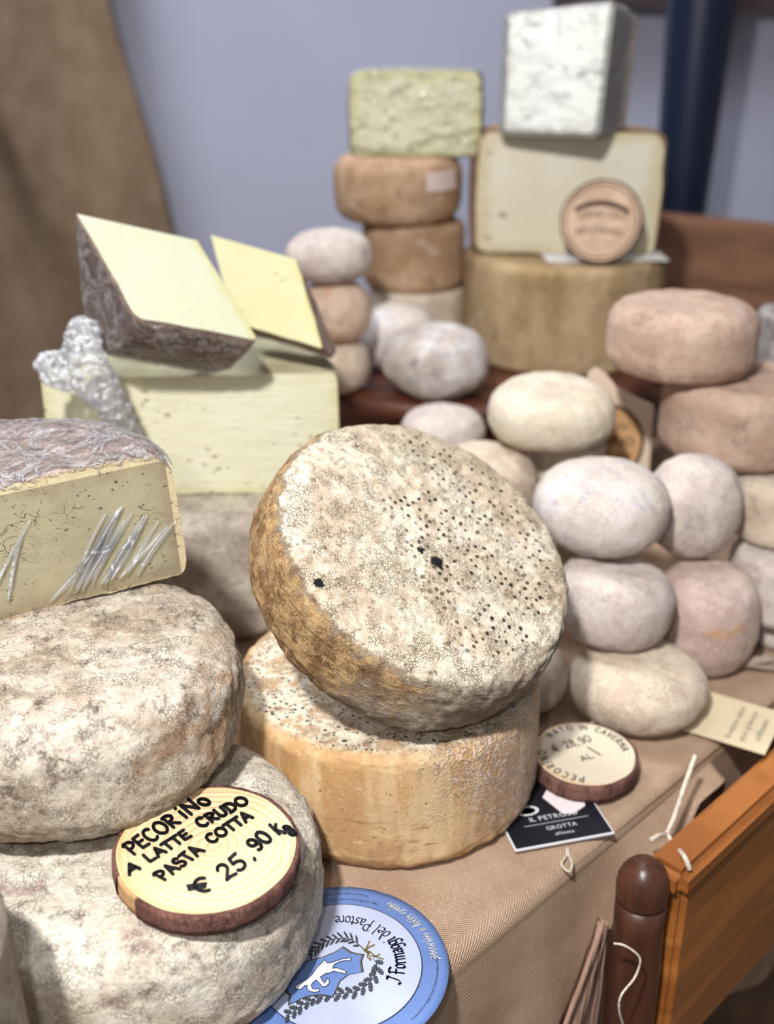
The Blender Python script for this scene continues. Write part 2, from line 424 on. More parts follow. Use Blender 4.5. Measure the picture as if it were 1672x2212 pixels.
# hand-printed capitals: strokes in a box one unit high
HAND = {
 'P': (.55, [[(.08,0),(.1,1)], [(.0,.9)]+arc(.2,.72,.34,.27,90,-90)+[(.1,.42)]]),
 'E': (.5, [[(.48,.98),(.08,.95),(.05,.04),(.48,.02)], [(.07,.5),(.42,.52)]]),
 'C': (.6, [arc(.34,.5,.3,.5,50,310,14)]),
 'O': (.68, [arc(.34,.5,.32,.48,80,440,18)]),
 'R': (.58, [[(.08,0),(.1,.98)], [(.02,.95)]+arc(.2,.74,.32,.24,90,-90)+[(.12,.48),(.55,.02)]]),
 'i': (.18, [[(.08,0),(.08,.62)], [(.07,.95),(.09,.96)]]),
 'I': (.2, [[(.08,0),(.08,.98)]]),
 'N': (.62, [[(.05,0),(.07,.95),(.55,.05),(.58,1.0)]]),
 'A': (.6, [[(.02,0),(.3,.98),(.58,0)], [(.12,.34),(.48,.34)]]),
 'L': (.5, [[(.1,1),(.06,.04),(.48,.04)]]),
 'T': (.48, [[(.24,0),(.25,.95)], [(.0,.95),(.5,.95)]]),
 'U': (.58, [[(.06,1)]+arc(.29,.32,.23,.3,180,360)+[(.54,1)]]),
 'D': (.6, [[(.08,0),(.08,.98)], [(.0,.98),(.15,.98)]+arc(.18,.5,.38,.48,90,-90)+[(.02,.02)]]),
 'S': (.52, [arc(.27,.74,.2,.22,30,250)+arc(.27,.27,.22,.25,80,-150)]),
 'K': (.5, [[(.08,0),(.08,1)], [(.46,.95),(.1,.45),(.5,.02)]]),
 'g': (.55, [arc(.26,.42,.2,.2,40,400,12)+[(.44,.1)]+arc(.26,-.12,.2,.2,0,-200)+[(.5,.1)]]),
 'G': (.62, [arc(.34,.5,.3,.48,50,330,14)+[(.6,.45),(.4,.45)]]),
 'V': (.56, [[(.02,1),(.28,0),(.54,1)]]),
 'l': (.2, [[(.08,0),(.08,1)]]),
 '2': (.55, [arc(.26,.7,.22,.28,160,-30)+[(.05,.06),(.3,.1),(.56,.02)]]),
 '5': (.55, [[(.52,.98),(.14,.96),(.1,.56)]+arc(.26,.3,.26,.28,110,-140)]),
 '8': (.5, [arc(.26,.74,.18,.22,90,450,12), arc(.26,.26,.22,.25,90,450,12)]),
 '9': (.55, [arc(.27,.68,.22,.26,20,380,14)+[(.5,.4)]+arc(.26,.3,.24,.28,0,-120)]),
 '0': (.62, [arc(.31,.5,.27,.48,80,440,16)]),
 ',': (.25, [[(.14,.12),(.04,-.18)]]),
 'E$': (.9, [arc(.5,.55,.3,.45,75,290,14), [(.0,.62),(.55,.6)], [(.0,.38),(.5,.4)]]),
 '/': (.4, [[(.02,0),(.36,1)]]),
 ' ': (.35, []),
}
def hand_word(ink, chars, p0, p1, up, w, to3, jitter=0.03):
    """chars laid from p0 to p1 (baseline, 2-D), cap height vector up"""
    tot = sum(HAND[c][0]+.13 for c in chars)-.13
    bx = Vector(p1)-Vector(p0); u = Vector(up); x = 0
    for c in chars:
        wd, st = HAND[c]
        for s_ in st:
            pts = []
            for (a, b) in s_:
                q = Vector(p0)+bx*((x+a)/tot)+u*(b+random.uniform(-jitter, jitter)*.5); pts.append((q.x, q.y))
            ink.stroke2(pts, w, to3)
        x += wd+.13
# broad-pen (gothic-like) letters
PEN = {
 'J': (.55, [[(.45,1.0),(.15,.92),(.5,.88)], [(.42,.9),(.38,.2),(.2,.0),(.0,.12)]]),
 'F': (.6, [[(.15,1.0),(.2,.0)], [(.0,.88),(.3,1.0),(.62,.9)], [(.05,.52),(.5,.54)]]),
 'P': (.65, [[(.2,.95),(.2,-.1),(.1,-.12)], [(.0,.85),(.3,1.0),(.58,.85),(.58,.5),(.4,.38),(.1,.45)]]),
 'o': (.42, [[(.22,.6),(.04,.48),(.04,.12),(.2,0),(.38,.12),(.38,.46),(.2,.6)]]),
 'r': (.34, [[(.04,.56),(.1,.5),(.1,.02),(.16,0)], [(.1,.46),(.24,.6),(.34,.5)]]),
 'm': (.72, [[(.04,.56),(.1,.5),(.1,.0)], [(.1,.46),(.26,.6),(.36,.48),(.36,.0)], [(.36,.46),(.52,.6),(.62,.48),(.62,.06),(.7,0)]]),
 'n': (.48, [[(.04,.56),(.1,.5),(.1,.0)], [(.1,.46),(.26,.6),(.38,.48),(.38,.06),(.46,0)]]),
 'a': (.44, [[(.06,.52),(.2,.6),(.34,.5),(.34,.08),(.42,0)], [(.34,.34),(.1,.3),(.04,.12),(.16,0),(.34,.12)]]),
 'g': (.44, [[(.36,.55),(.16,.6),(.04,.46),(.04,.2),(.16,.08),(.34,.2)], [(.36,.56),(.36,-.2),(.2,-.32),(.03,-.22)]]),
 'i': (.2, [[(.04,.56),(.1,.5),(.1,.06),(.18,0)], [(.1,.82),(.13,.86)]]),
 'd': (.44, [[(.3,.55),(.1,.52),(.04,.3),(.08,.06),(.22,0),(.36,.14),(.34,.6),(.14,1.0)]]),
 'e': (.4, [[(.06,.3),(.36,.42),(.2,.6),(.04,.46),(.04,.14),(.18,0),(.36,.1)]]),
 'l': (.2, [[(.04,.96),(.1,.92),(.1,.06),(.18,0)]]),
 's': (.38, [[(.34,.54),(.16,.6),(.06,.44),(.32,.2),(.22,.02),(.03,.06)]]),
 't': (.3, [[(.12,.78),(.12,.08),(.26,0)], [(.0,.56),(.28,.56)]]),
 'p': (.44, [[(.06,.6),(.1,.5),(.1,-.3)], [(.1,.46),(.26,.6),(.38,.44),(.38,.14),(.24,0),(.1,.08)]]),
 'c': (.36, [[(.34,.5),(.18,.6),(.04,.44),(.04,.12),(.18,0),(.34,.08)]]),
 'u': (.46, [[(.08,.6),(.08,.12),(.2,0),(.36,.12)], [(.36,.6),(.36,.06),(.44,0)]]),
 ' ': (.28, []),
}
def pen_arc(ink, text, cx, cy, rad, a0, size, w, nib, z, slant=0.0, font=PEN, gap=.06, inward=True, scale_to=None):
    tot = sum(font[c][0]+gap for c in text)
    if scale_to: gapx = scale_to/(tot*size/rad)
    else: gapx = 1.0
    x = 0
    for c in text:
        wd, st = font[c]
        ang = a0+(x+wd/2)*size*gapx/rad
        def to3(u, v, ang=ang):
            # u along the text (counter-clockwise), v towards the centre
            lx = u; ly = v
            r = rad-ly; return Vector((cx+r*math.cos(ang)-lx*math.sin(ang), cy+r*math.sin(ang)+lx*math.cos(ang), z))
        for s_ in st:
            ink.stroke2([((a-wd/2+slant*b)*size*min(gapx, 1.15), b*size) for a, b in s_], w, to3, nib)
        x += wd+gap
_FC = {}
def glyph(ch):
    if ch in _FC: return _FC[ch]
    cu = bpy.data.curves.new('g', 'FONT'); cu.body = ch; cu.size = 1.0; cu.resolution_u = 3
    o = bpy.data.objects.new('g', cu); COL.objects.link(o)
    dg = bpy.context.evaluated_depsgraph_get(); dg.update()
    me = bpy.data.meshes.new_from_object(o.evaluated_get(dg))
    vs_ = [v.co.copy() for v in me.vertices]; fs = [list(p.vertices) for p in me.polygons]
    bpy.data.objects.remove(o); bpy.data.curves.remove(cu); bpy.data.meshes.remove(me)
    adv = (max(v.x for v in vs_)+.07) if vs_ else .28
    _FC[ch] = (vs_, fs, adv); return _FC[ch]
def type_line(ink, text, to3, size, center=True):
    """print set with the built-in face; to3 takes (along, up)"""
    tot = sum(glyph(c)[2] for c in text)*size; x = -tot/2 if center else 0
    for c in text:
        v, f, a = glyph(c); b = len(ink.v)
        ink.v += [tuple(to3(x+p.x*size, p.y*size)) for p in v]; ink.f += [[b+i for i in q] for q in f]
        x += a*size
def type_arc(ink, text, cx, cy, rad, a0, size, z):
    x = 0
    for c in text:
        v, f, a = glyph(c); b = len(ink.v); ang = a0+(x+a*size/2)/rad
        for p in v:
            r = rad-p.y*size; lx = p.x*size-a*size/2
            ink.v.append((cx+r*math.cos(ang)-lx*math.sin(ang), cy+r*math.sin(ang)+lx*math.cos(ang), z))
        ink.f += [[b+i for i in q] for q in f]; x += a*size
    return x/rad

# ------------------------------------------------------------------ materials
M = {}
M['wall'] = plain('lavender_plaster', C(176, 178, 196), 0.9, 0.1, 0.05, 3)
M['floor'] = wood('brown_floorboards', C(150, 120, 92), C(128, 100, 76), (3, 12, 12), 0.6, 0.3)
M['beam'] = plain('dark_brown_paint', C(70, 56, 58), 0.6, 0.3)
M['pole'] = plain('navy_lacquer', C(14, 26, 48), 0.38, 0.5)
M['burlap'] = burlap('woven_jute', C(206, 176, 150), C(190, 158, 132), uv=True)
M['curtain'] = burlap('brown_sacking', C(152, 130, 108), C(136, 114, 92), 300, 0.001)
M['redwood'] = wood('dark_red_wood', C(96, 52, 36), C(66, 34, 26), (6, 30, 30), 0.35, 0.5)
M['plank'] = wood('warm_brown_plank', C(150, 108, 84), C(122, 84, 64), (3, 25, 25), 0.5, 0.4)
M['orange_wood'] = wood('orange_varnished_wood', C(176, 112, 56), C(140, 84, 40), (4, 4, 40), 0.32, 0.5)
M['post_wood'] = wood('dark_turned_wood', C(84, 50, 36), C(58, 34, 26), (30, 30, 5), 0.35, 0.4)
M['table_wood'] = wood('table_wood', C(80, 52, 36), C(56, 36, 26), (5, 30, 30), 0.5, 0.3)
M['pinkcloth'] = burlap('pinkish_lining', C(186, 152, 134), C(170, 136, 118), 420, 0.0005)
M['string'] = plain('white_cotton_string', C(214, 200, 184), 0.9, 0.1, 0.3, 300)
M['ink'] = plain('black_marker', C(18, 17, 20), 0.45, 0.3)
M['ink_soft'] = plain('dark_grey_marker', C(52, 50, 54), 0.6, 0.2)
M['film'] = film('cling_film', 0.24, 48, (1, 1, 1), 0.08)
M['film_clear'] = film('taut_cling_film', 0.03, 22, (0.5, 0.5, 1), 0.10, 0.0002)
M['film_soft'] = film('loose_cling_film', 0.35, 26, (1, 1, 1), 0.12)
M['film_thin'] = film('thin_cling_film', 0.07, 18, (0.6, 1, 1.6), 0.14, 0.0006)
M['film_bunch'] = film('gathered_cling_film', 0.7, 90, (1, 1, 1), 0.10, 0.0012, 0.7)
# rinds
M['pale_rind'] = rind('pale_grey_rind', C(208, 196, 180), C(170, 152, 132), C(92, 78, 66), 0.50, 0.45, 20, 300, stain=C(170, 132, 98), stain_amt=0.40, bump=0.0020, grey=C(134, 122, 112))
M['white_rind'] = rind('whitish_rind', C(222, 214, 198), C(196, 182, 162), C(120, 106, 98), 0.48, 0.44, 24, 280, stain=C(168, 140, 130), stain_amt=0.43, bump=0.0018, grey=C(158, 146, 134))
M['grey_rind'] = rind('grey_rind', C(196, 186, 170), C(168, 156, 142), C(124, 110, 98), 0.5, 0.42, 18, 200, bump=0.001)
M['sand_rind'] = rind('sand_rind', C(212, 196, 176), C(196, 176, 156), C(140, 118, 104), 0.46, 0.34, 30, 160, fine=0.5, bump=0.001, spots=C(96, 80, 74), spot_thr=0.06)
M['pinkgrey_rind'] = rind('pink_grey_rind', C(206, 194, 184), C(188, 172, 166), C(156, 142, 142), 0.5, 0.42, 26, 150, fine=0.45, bump=0.0008)
M['lilac_rind'] = rind('lilac_bloom_rind', C(208, 200, 196), C(196, 184, 172), C(176, 170, 180), 0.5, 0.46, 16, 140, fine=0.4, bump=0.0008)
M['cream_rind'] = rind('cream_rind', C(216, 204, 184), C(204, 189, 168), C(150, 132, 110), 0.46, 0.30, 30, 160, fine=0.4, bump=0.0008, spots=C(120, 110, 100), spot_thr=0.05)
M['white_bloom'] = rind('white_mould_rind', C(228, 222, 220), C(204, 188, 176), C(150, 146, 156), 0.5, 0.46, 30, 120, fine=0.7, bump=0.002)
M['orange_rind'] = rind('orange_brown_rind', C(176, 146, 118), C(154, 122, 92), C(122, 94, 70), 0.5, 0.42, 18, 140, fine=0.4, bump=0.0008, stain=C(204, 184, 168), stain_amt=0.40)
M['red_rind'] = rind('reddish_rind', C(188, 162, 144), C(172, 142, 124), C(142, 116, 104), 0.5, 0.42, 16, 140, fine=0.4, bump=0.0008, stain=C(176, 158, 150), stain_amt=0.42)
M['drum_rind'] = rind('ochre_brown_rind', C(180, 156, 122), C(152, 126, 90), C(102, 82, 58), 0.5, 0.42, 14, 140, fine=0.5, bump=0.001, grain=(1, 1, 0.35), stain=C(200, 184, 164), stain_amt=0.38)
M['brown_rind'] = rind('brown_purple_rind', C(176, 154, 140), C(146, 122, 110), C(96, 80, 72), 0.5, 0.46, 24, 180, bump=0.001)
M['dark_rind'] = rind('dark_brown_rind', C(120, 88, 66), C(92, 62, 46), C(60, 40, 30), 0.5, 0.46, 24, 180)
M['yellow_rind'] = rind('yellow_thin_rind', C(196, 191, 156), C(180, 172, 138), C(146, 132, 96), 0.5, 0.36, 24, 180, fine=0.3)

def spotted_material():
    """the dotted wheel: crumbly cream face with a grid of dark pits, brown and grey side"""
    m = Mat('pitted_cream_rind', 0.88, 0.2); x, y, z = m.sep()
    H = 0.071; R = 0.105
    n1 = m.noise(24, 6, 0.65, 0.4); n2 = m.noise(70, 8, 0.72, 0.2); n3 = m.noise(420, 6, 0.75, 0.2); n4 = m.noise(170, 7, 0.75, 0.4)
    r = m.math('SQRT', m.math('ADD', m.math('POWER', x, 2), m.math('POWER', y, 2)))
    edge = m.math('ADD', r, m.math('MULTIPLY', m.math('SUBTRACT', n2, 0.5), 0.016))
    face = m.math('MULTIPLY', m.step(edge, R*0.985, R*0.935), m.step(z, H*0.72, H*0.85))
    # face
    fc = m.mix(m.step(n1, 0.58, 0.40), C(236, 224, 202), C(214, 194, 168))
    fc = m.mix(m.step(n2, 0.42, 0.30, 0, 0.8), fc, C(176, 150, 124))
    fc = m.mix(m.step(n4, 0.45, 0.33, 0, 0.9), fc, C(120, 100, 80))
    fc = m.mix(m.step(n3, 0.43, 0.30, 0, 0.7), fc, C(130, 112, 92))
    fc = m.mix(m.step(n4, 0.54, 0.64, 0, 0.7), fc, C(240, 233, 214))
    ck, _g = crackle(m, 480); ck2, _g = crackle(m, 900)
    fc = m.mix(m.math('MULTIPLY', ck, 0.6), fc, C(112, 92, 70)); fc = m.mix(m.math('MULTIPLY', ck2, 0.6), fc, C(132, 108, 84))
    # tan mixed in towards the far edge
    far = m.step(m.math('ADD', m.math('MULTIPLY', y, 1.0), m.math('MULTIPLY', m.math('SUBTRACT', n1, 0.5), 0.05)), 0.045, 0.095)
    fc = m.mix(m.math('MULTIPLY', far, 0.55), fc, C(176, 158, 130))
    # pits
    rt = m.node('ShaderNodeVectorRotate'); rt.rotation_type = 'Z_AXIS'; rt.inputs['Angle'].default_value = 0.5
    m.t.links.new(m.raw, rt.inputs['Vector'])
    fl = m.scaled((1, 1, 0), rt.outputs[0])
    v = m.vor(172, 0.36, vec=fl)
    reg = m.noise(16, 3, 0.55, 0.3)
    band = m.math('MULTIPLY', m.step(m.math('ADD', m.math('MULTIPLY', x, 0.75), m.math('MULTIPLY', y, 0.66)), -0.045, -0.005), m.step(r, R*0.9, R*0.78))
    gate = m.math('MULTIPLY', m.step(reg, 0.38, 0.48), band)
    pit = m.math('MULTIPLY', m.step(m.math('ADD', v, m.math('MULTIPLY', m.math('SUBTRACT', n3, 0.5), 0.16)), 0.27, 0.18), gate)
    pc = m.mix(m.step(n2, 0.42, 0.58), C(34, 34, 34), C(104, 84, 64))
    fc = m.mix(pit, fc, pc)
    # one large black blemish
    def blot(px, py, rad):
        dx = m.math('SUBTRACT', x, px); dy = m.math('SUBTRACT', y, py)
        d = m.math('SQRT', m.math('ADD', m.math('POWER', dx, 2), m.math('POWER', dy, 2)))
        return m.step(m.math('ADD', d, m.math('MULTIPLY', m.math('SUBTRACT', n4, 0.5), 0.012)), rad, rad*0.6)
    bl = m.math('MAXIMUM', blot(*BLOT1, 0.0056), m.math('MAXIMUM', blot(*BLOT2, 0.0036), blot(*BLOT3, 0.0032)))
    fc = m.mix(bl, fc, C(30, 28, 30))
    # side
    sd_ = m.mix(m.step(n1, 0.60, 0.40), C(188, 172, 152), C(160, 140, 120))
    sd_ = m.mix(m.step(n4, 0.46, 0.32, 0, 0.9), sd_, C(88, 74, 62))
    sd_ = m.mix(m.step(n4, 0.54, 0.66, 0, 0.6), sd_, C(222, 208, 190))
    oc = m.mix(m.step(n2, 0.58, 0.40), C(192, 158, 112), C(132, 98, 66))
    oc = m.mix(m.step(n1, 0.45, 0.36, 0, 0.8), oc, C(106, 76, 50)); oc = m.mix(m.step(n4, 0.55, 0.66, 0, 0.7), oc, C(206, 182, 146)); oc = m.mix(m.step(n4, 0.45, 0.34, 0, 0.7), oc, C(92, 66, 44))
    dirv = m.math('ADD', m.math('ADD', m.math('MULTIPLY', x, -0.90), m.math('MULTIPLY', y, -0.42)), m.math('MULTIPLY', z, 0.45))
    om = m.step(m.math('ADD', dirv, m.math('MULTIPLY', m.math('SUBTRACT', n1, 0.5), 0.20)), 0.040, 0.082)
    sd_ = m.mix(om, sd_, oc)
    col = m.mix(face, sd_, fc)
    wr = m.noise(60, 5, 0.6, 0.6, m.scaled((1, 1, 3.2)))
    h = m.math('ADD', m.math('ADD', m.math('MULTIPLY', n3, 0.5), n4), m.math('MULTIPLY', n2, 0.8))
    h = m.math('ADD', h, m.math('MULTIPLY', wr, m.step(face, 0, 1, 2.2, 0.3))); h = m.math('SUBTRACT', h, m.math('MULTIPLY', ck, 0.5)); h = m.math('SUBTRACT', h, m.math('MULTIPLY', pit, 1.0))
    return m.done(col, m.bump(h, 0.0021))

def amber_material():
    """amber wheel under it: waxy ochre side with mould bloom, speckled crusty top"""
    m = Mat('amber_waxy_rind', 0.55, 0.4); x, y, z = m.sep(); H = 0.0911
    n1 = m.noise(20, 6, 0.65, 0.4); n2 = m.noise(75, 8, 0.72, 0.3); n3 = m.noise(420, 6, 0.75, 0.2); n4 = m.noise(190, 7, 0.75, 0.4)
    nst = m.noise(30, 5, 0.6, 0.3, m.scaled((1.6, 1.6, 0.25))); nh = m.noise(26, 6, 0.65, 0.4, m.scaled((0.8, 0.8, 7)))
    sd_ = m.mix(m.step(nst, 0.36, 0.62), C(214, 184, 140), C(190, 148, 100)); sd_ = m.mix(m.step(n1, 0.42, 0.34, 0, 0.6), sd_, C(168, 126, 84)); sd_ = m.mix(m.step(n4, 0.55, 0.66, 0, 0.5), sd_, C(226, 204, 166))
    sd_ = m.mix(m.step(n2, 0.42, 0.30, 0, 0.7), sd_, C(146, 104, 68))
    low = m.step(z, H*0.62, H*0.40)
    sd_ = m.mix(m.math('MULTIPLY', low, m.step(nh, 0.40, 0.32, 0, 0.85)), sd_, C(132, 94, 60))
    sd_ = m.mix(m.math('MULTIPLY', low, m.step(nh, 0.55, 0.68, 0, 0.6)), sd_, C(236, 206, 150))
    sd_ = m.mix(m.step(n3, 0.42, 0.30, 0, 0.6), sd_, C(146, 104, 66)); sd_ = m.mix(m.math('MULTIPLY', m.step(m.vor(190, 1.0), 0.17, 0.09), m.step(n2, 0.50, 0.58)), sd_, C(58, 42, 30))
    # pale pink bloom on the right of the side
    vv = m.vor(330, 1.0, 'DISTANCE_TO_EDGE', m.warp(0.004, 200))
    bloomzone = m.step(m.math('ADD', m.math('ADD', m.math('MULTIPLY', x, 1.0), m.math('MULTIPLY', z, 0.4)), m.math('MULTIPLY', m.math('SUBTRACT', n1, 0.5), 0.16)), 0.045, 0.10)
    lace = m.math('MAXIMUM', m.step(n4, 0.52, 0.60), m.step(vv, 0.16, 0.03, 0, 0.8))
    sd_ = m.mix(m.math('MULTIPLY', bloomzone, lace), sd_, C(222, 200, 186))
    sd_ = m.mix(m.math('MULTIPLY', bloomzone, m.step(n3, 0.42, 0.34, 0, 0.6)), sd_, C(150, 120, 106))
    # top crust
    tp = m.mix(m.step(n2, 0.56, 0.42), C(236, 224, 200), C(198, 168, 132))
    tp = m.mix(m.step(n4, 0.44, 0.33, 0, 0.9), tp, C(112, 84, 62))
    tp = m.mix(m.step(n1, 0.40, 0.34, 0, 0.8), tp, C(140, 92, 70))
    bs = m.vor(260, 1.0); ck, _g = crackle(m, 420); tp = m.mix(m.math('MULTIPLY', ck, 0.8), tp, C(90, 68, 50)); tp = m.mix(m.math('MULTIPLY', m.step(bs, 0.36, 0.22), m.step(n2, 0.46, 0.54)), tp, C(36, 30, 26))
    r = m.math('SQRT', m.math('ADD', m.math('POWER', x, 2), m.math('POWER', y, 2)))
    rr = m.math('ADD', r, m.math('MULTIPLY', m.math('SUBTRACT', n2, 0.5), 0.02))
    tm = m.math('MULTIPLY', m.step(z, H*0.90, H*0.955), m.step(rr, 0.1015, 0.0945))
    col = m.mix(tm, sd_, tp)
    h = m.math('ADD', m.math('MULTIPLY', n3, 0.4), m.math('MULTIPLY', n4, 0.6))
    h = m.math('ADD', h, m.math('MULTIPLY', m.math('MULTIPLY', bloomzone, lace), 1.0)); h = m.math('ADD', h, m.math('MULTIPLY', tm, n4))
    return m.done(col, m.bump(h, 0.0011), m.step(tm, 0, 1, 0.5, 0.85))

# ================================================================== SETTING
o = mesh_obj('floor', [(-4,-2,-0.78),(5,-2,-0.78),(5,3.0,-0.78),(-4,3.0,-0.78)], [(0,1,2,3)], M['floor']); tag(o, kind='structure')
o = box('wall_back', -4, 5, 2.45, 2.6, -0.78, 2.6, M['wall']); tag(o, kind='structure')
o = box('wall_left', -4.15, -4, -2, 2.6, -0.78, 2.6, M['wall']); tag(o, kind='structure')
def beam_at(px0, px1):  # dark rail fixed high on the back wall
    a = on_y(px0, 8, 2.4); b = on_y(px1, 22, 2.4); return a, b
a, b = beam_at(1200, 1672)
bm = bmesh.new()
vs_ = box_bm(bm, 0, 1.0, -0.03, 0.05, 0, 0.16)
o = bm_obj('trim_1', bm, M['beam'], smooth=False); o.location = (a.x, 2.4, a.z); sx = (b.x-a.x)
o.scale = (sx*2.2, 1, 1); o.rotation_euler = (0, math.atan2(a.z-b.z, b.x-a.x), 0); tag(o, kind='structure')

# pole
pt = on_y(1516, 0, 1.98); pb = on_y(1470, 440, 1.98)
bm = bmesh.new(); segs = 48; rows = 10; rings = []
for k in range(rows+1):
    z = -0.75+ (0.75+0.85)*k/rows; r = 0.044+(0.055-0.044)*(z-pb.z)/(pt.z-pb.z); r = max(0.036, min(r, 0.060))
    rings.append([bm.verts.new((r*math.cos(2*PI*i/segs), r*math.sin(2*PI*i/segs), z)) for i in range(segs)])
for a_, b_ in zip(rings, rings[1:]):
    for i in range(segs): bm.faces.new((a_[i], a_[(i+1)%segs], b_[(i+1)%segs], b_[i]))
bm.faces.new(rings[-1]); bm.faces.new(rings[0][::-1])
for v in bm.verts: v.co.z += 0.75
o = bm_obj('pole', bm, M['pole']); o.location = (pb.x, 1.98, -0.78)
tag(o, 'dark navy glossy round pole in front of the pale wall', 'pole')

# curtain: heavy sacking hung at the left, its right edge slanting outwards to the bottom
def curtain():
    nx, nz = 150, 60; v = []; f = []
    for j in range(nz+1):
        z = -0.75+ (1.75)*j/nz
        xr = -0.456-(z-0.129)*0.165 if z > 0 else -0.435
        for i in range(nx+1):
            t = i/nx; x = xr-1.9*(1-t); s = x-xr
            fold = 0.040*math.sin(s*15+z*3.2)+0.014*math.sin(s*34-z*3+1)+0.03*math.sin(s*7+z*3)
            fold *= min(1, (1-t)*9+0.25)
            v.append((x+0.01*math.sin(z*9+s*20), 2.32+fold, z))
    for j in range(nz):
        for i in range(nx): a = j*(nx+1)+i; f.append((a, a+1, a+nx+2, a+nx+1))
    o = mesh_obj('curtain', v, f, M['curtain'], smooth=True)
    md = o.modifiers.new('thick', 'SOLIDIFY'); md.thickness = 0.004
    return tag(o, 'brown sacking curtain hanging in soft folds at the far left', 'curtain')
curtain()

# table under the cloth
EDGE = 0.458     # the front right edge runs along y = x + EDGE
def edge_y(x): return x+EDGE
table = empty('table', (0.1, 1.1, -0.78)); tag(table, 'dark wooden table hidden beneath the jute cloth', 'table')
def tpoly(z0, z1, inset):
    P = [(-0.9, 0.12), (-0.34+inset, 0.12), (0.95, 0.95+EDGE-inset*1.4), (0.95, 1.685), (-0.30, 1.685), (-0.46, 1.20), (-0.9, 0.75)]
    v = [(x, y, z0) for x, y in P]+[(x, y, z1) for x, y in P]; n = len(P)
    return v, [list(range(n))[::-1], list(range(n, 2*n))]+[(i, (i+1)%n, (i+1)%n+n, i+n) for i in range(n)]
v, f = tpoly(-0.045, -0.006, 0.012); o = mesh_obj('table_top', [(x-0.1, y-1.1, z+0.78) for x, y, z in v], f, M['table_wood'], table)
for (lx, ly) in ((-0.84, 0.2), (0.88, 1.48), (-0.84, 0.66), (-0.22, 1.60), (0.88, 1.63), (-0.36, 0.18)):
    bm = bmesh.new(); box_bm(bm, lx-0.1-0.03, lx-0.1+0.03, ly-1.1-0.03, ly-1.1+0.03, 0, 0.735); bm_obj('leg', bm, M['table_wood'], table, smooth=False)

# jute cloth: top with soft creases, rolled over the edge, hem hanging on a slant
def cloth():
    e = Vector((1, 1, 0)).normalized(); n = Vector((1, -1, 0)).normalized(); p0 = Vector((0, EDGE, 0))
    nu, v, f = 300, [], []; uvs = []
    rows = []
    for k in range(70): rows.append(('top', -0.75*(1-k/69)**1.5))
    for k in range(1, 7): rows.append(('roll', k/6))
    for k in range(1, 36): rows.append(('drop', k/35))
    for ty, q in rows:
        for i in range(nu+1):
            s = -0.50+1.48*i/nu
            # hem height as seen along the edge: higher towards the far right
            hem = -0.122+(s-0.148)*0.70; hem = min(-0.02, max(-0.5, hem))
            if s > 0.335: hem = -0.30
            wob = 0.004*math.sin(s*31)+0.003*math.sin(s*57+1)
            if ty == 'top':
                d = q; z = 0.0; out = d
                c = noise.noise(Vector((s*14, d*14, 0)))
                z = 0.0006+0.0006*c
                near = math.exp(-((d+0.012)/0.02)**2)
                z += -0.002*near
            elif ty == 'roll':
                a = q*PI/2; R = 0.010; out = R*math.sin(a); z = -0.001-R*(1-math.cos(a))
            else:
                d = q; z = -0.011+(hem+0.011)*d; out = 0.010+0.016*d+(0.006*math.sin(s*24+2)+0.002*math.sin(s*61))*min(1, d*2)+wob*d
            p = p0+e*s+n*out; v.append((p.x, p.y, z)); uvs.append((s, q if ty == 'top' else (0.0157*q if ty == 'roll' else 0.0157-z)))
    for j in range(len(rows)-1):
        for i in range(nu): a = j*(nu+1)+i; f.append((a, a+1, a+nu+2, a+nu+1))
    o = mesh_obj('tablecloth', v, f, M['burlap'], smooth=True)
    ul = o.data.uv_layers.new(name='weave')
    for li, lp in enumerate(o.data.loops): ul.data[li].uv = uvs[lp.vertex_index]
    return tag(o, 'tan jute cloth spread over the table with its hem hanging at the right', 'tablecloth')
cloth()
o = mesh_obj('lining_cloth', [], [], None)
bpy.data.objects.remove(o)
# pinkish strip hanging beyond the hem
def strip():
    v = []; f = []; n = 30
    for k in range(n+1):
        t = k/n; z = -0.054-0.31*t
        c = Vector((0.144-0.060*t, 0.570-0.060*t, z)); wd = 0.004+0.20*t
        for i in range(9):
            u = i/8-0.5; q = c+Vector((0.707, 0.707, 0))*u*wd+Vector((0.707, -0.707, 0))*(0.004*math.sin(i*1.9+t*3))
            v.append(q)
    for k in range(n):
        for i in range(8): a = k*9+i; f.append((a, a+1, a+10, a+9))
    o = mesh_obj('hanging_cloth', v, f, M['pinkcloth'], smooth=True)
    md = o.modifiers.new('t', 'SOLIDIFY'); md.thickness = 0.002
    tag(o, 'narrow pinkish cloth strip hanging beside the dark turned post', 'cloth')
strip()

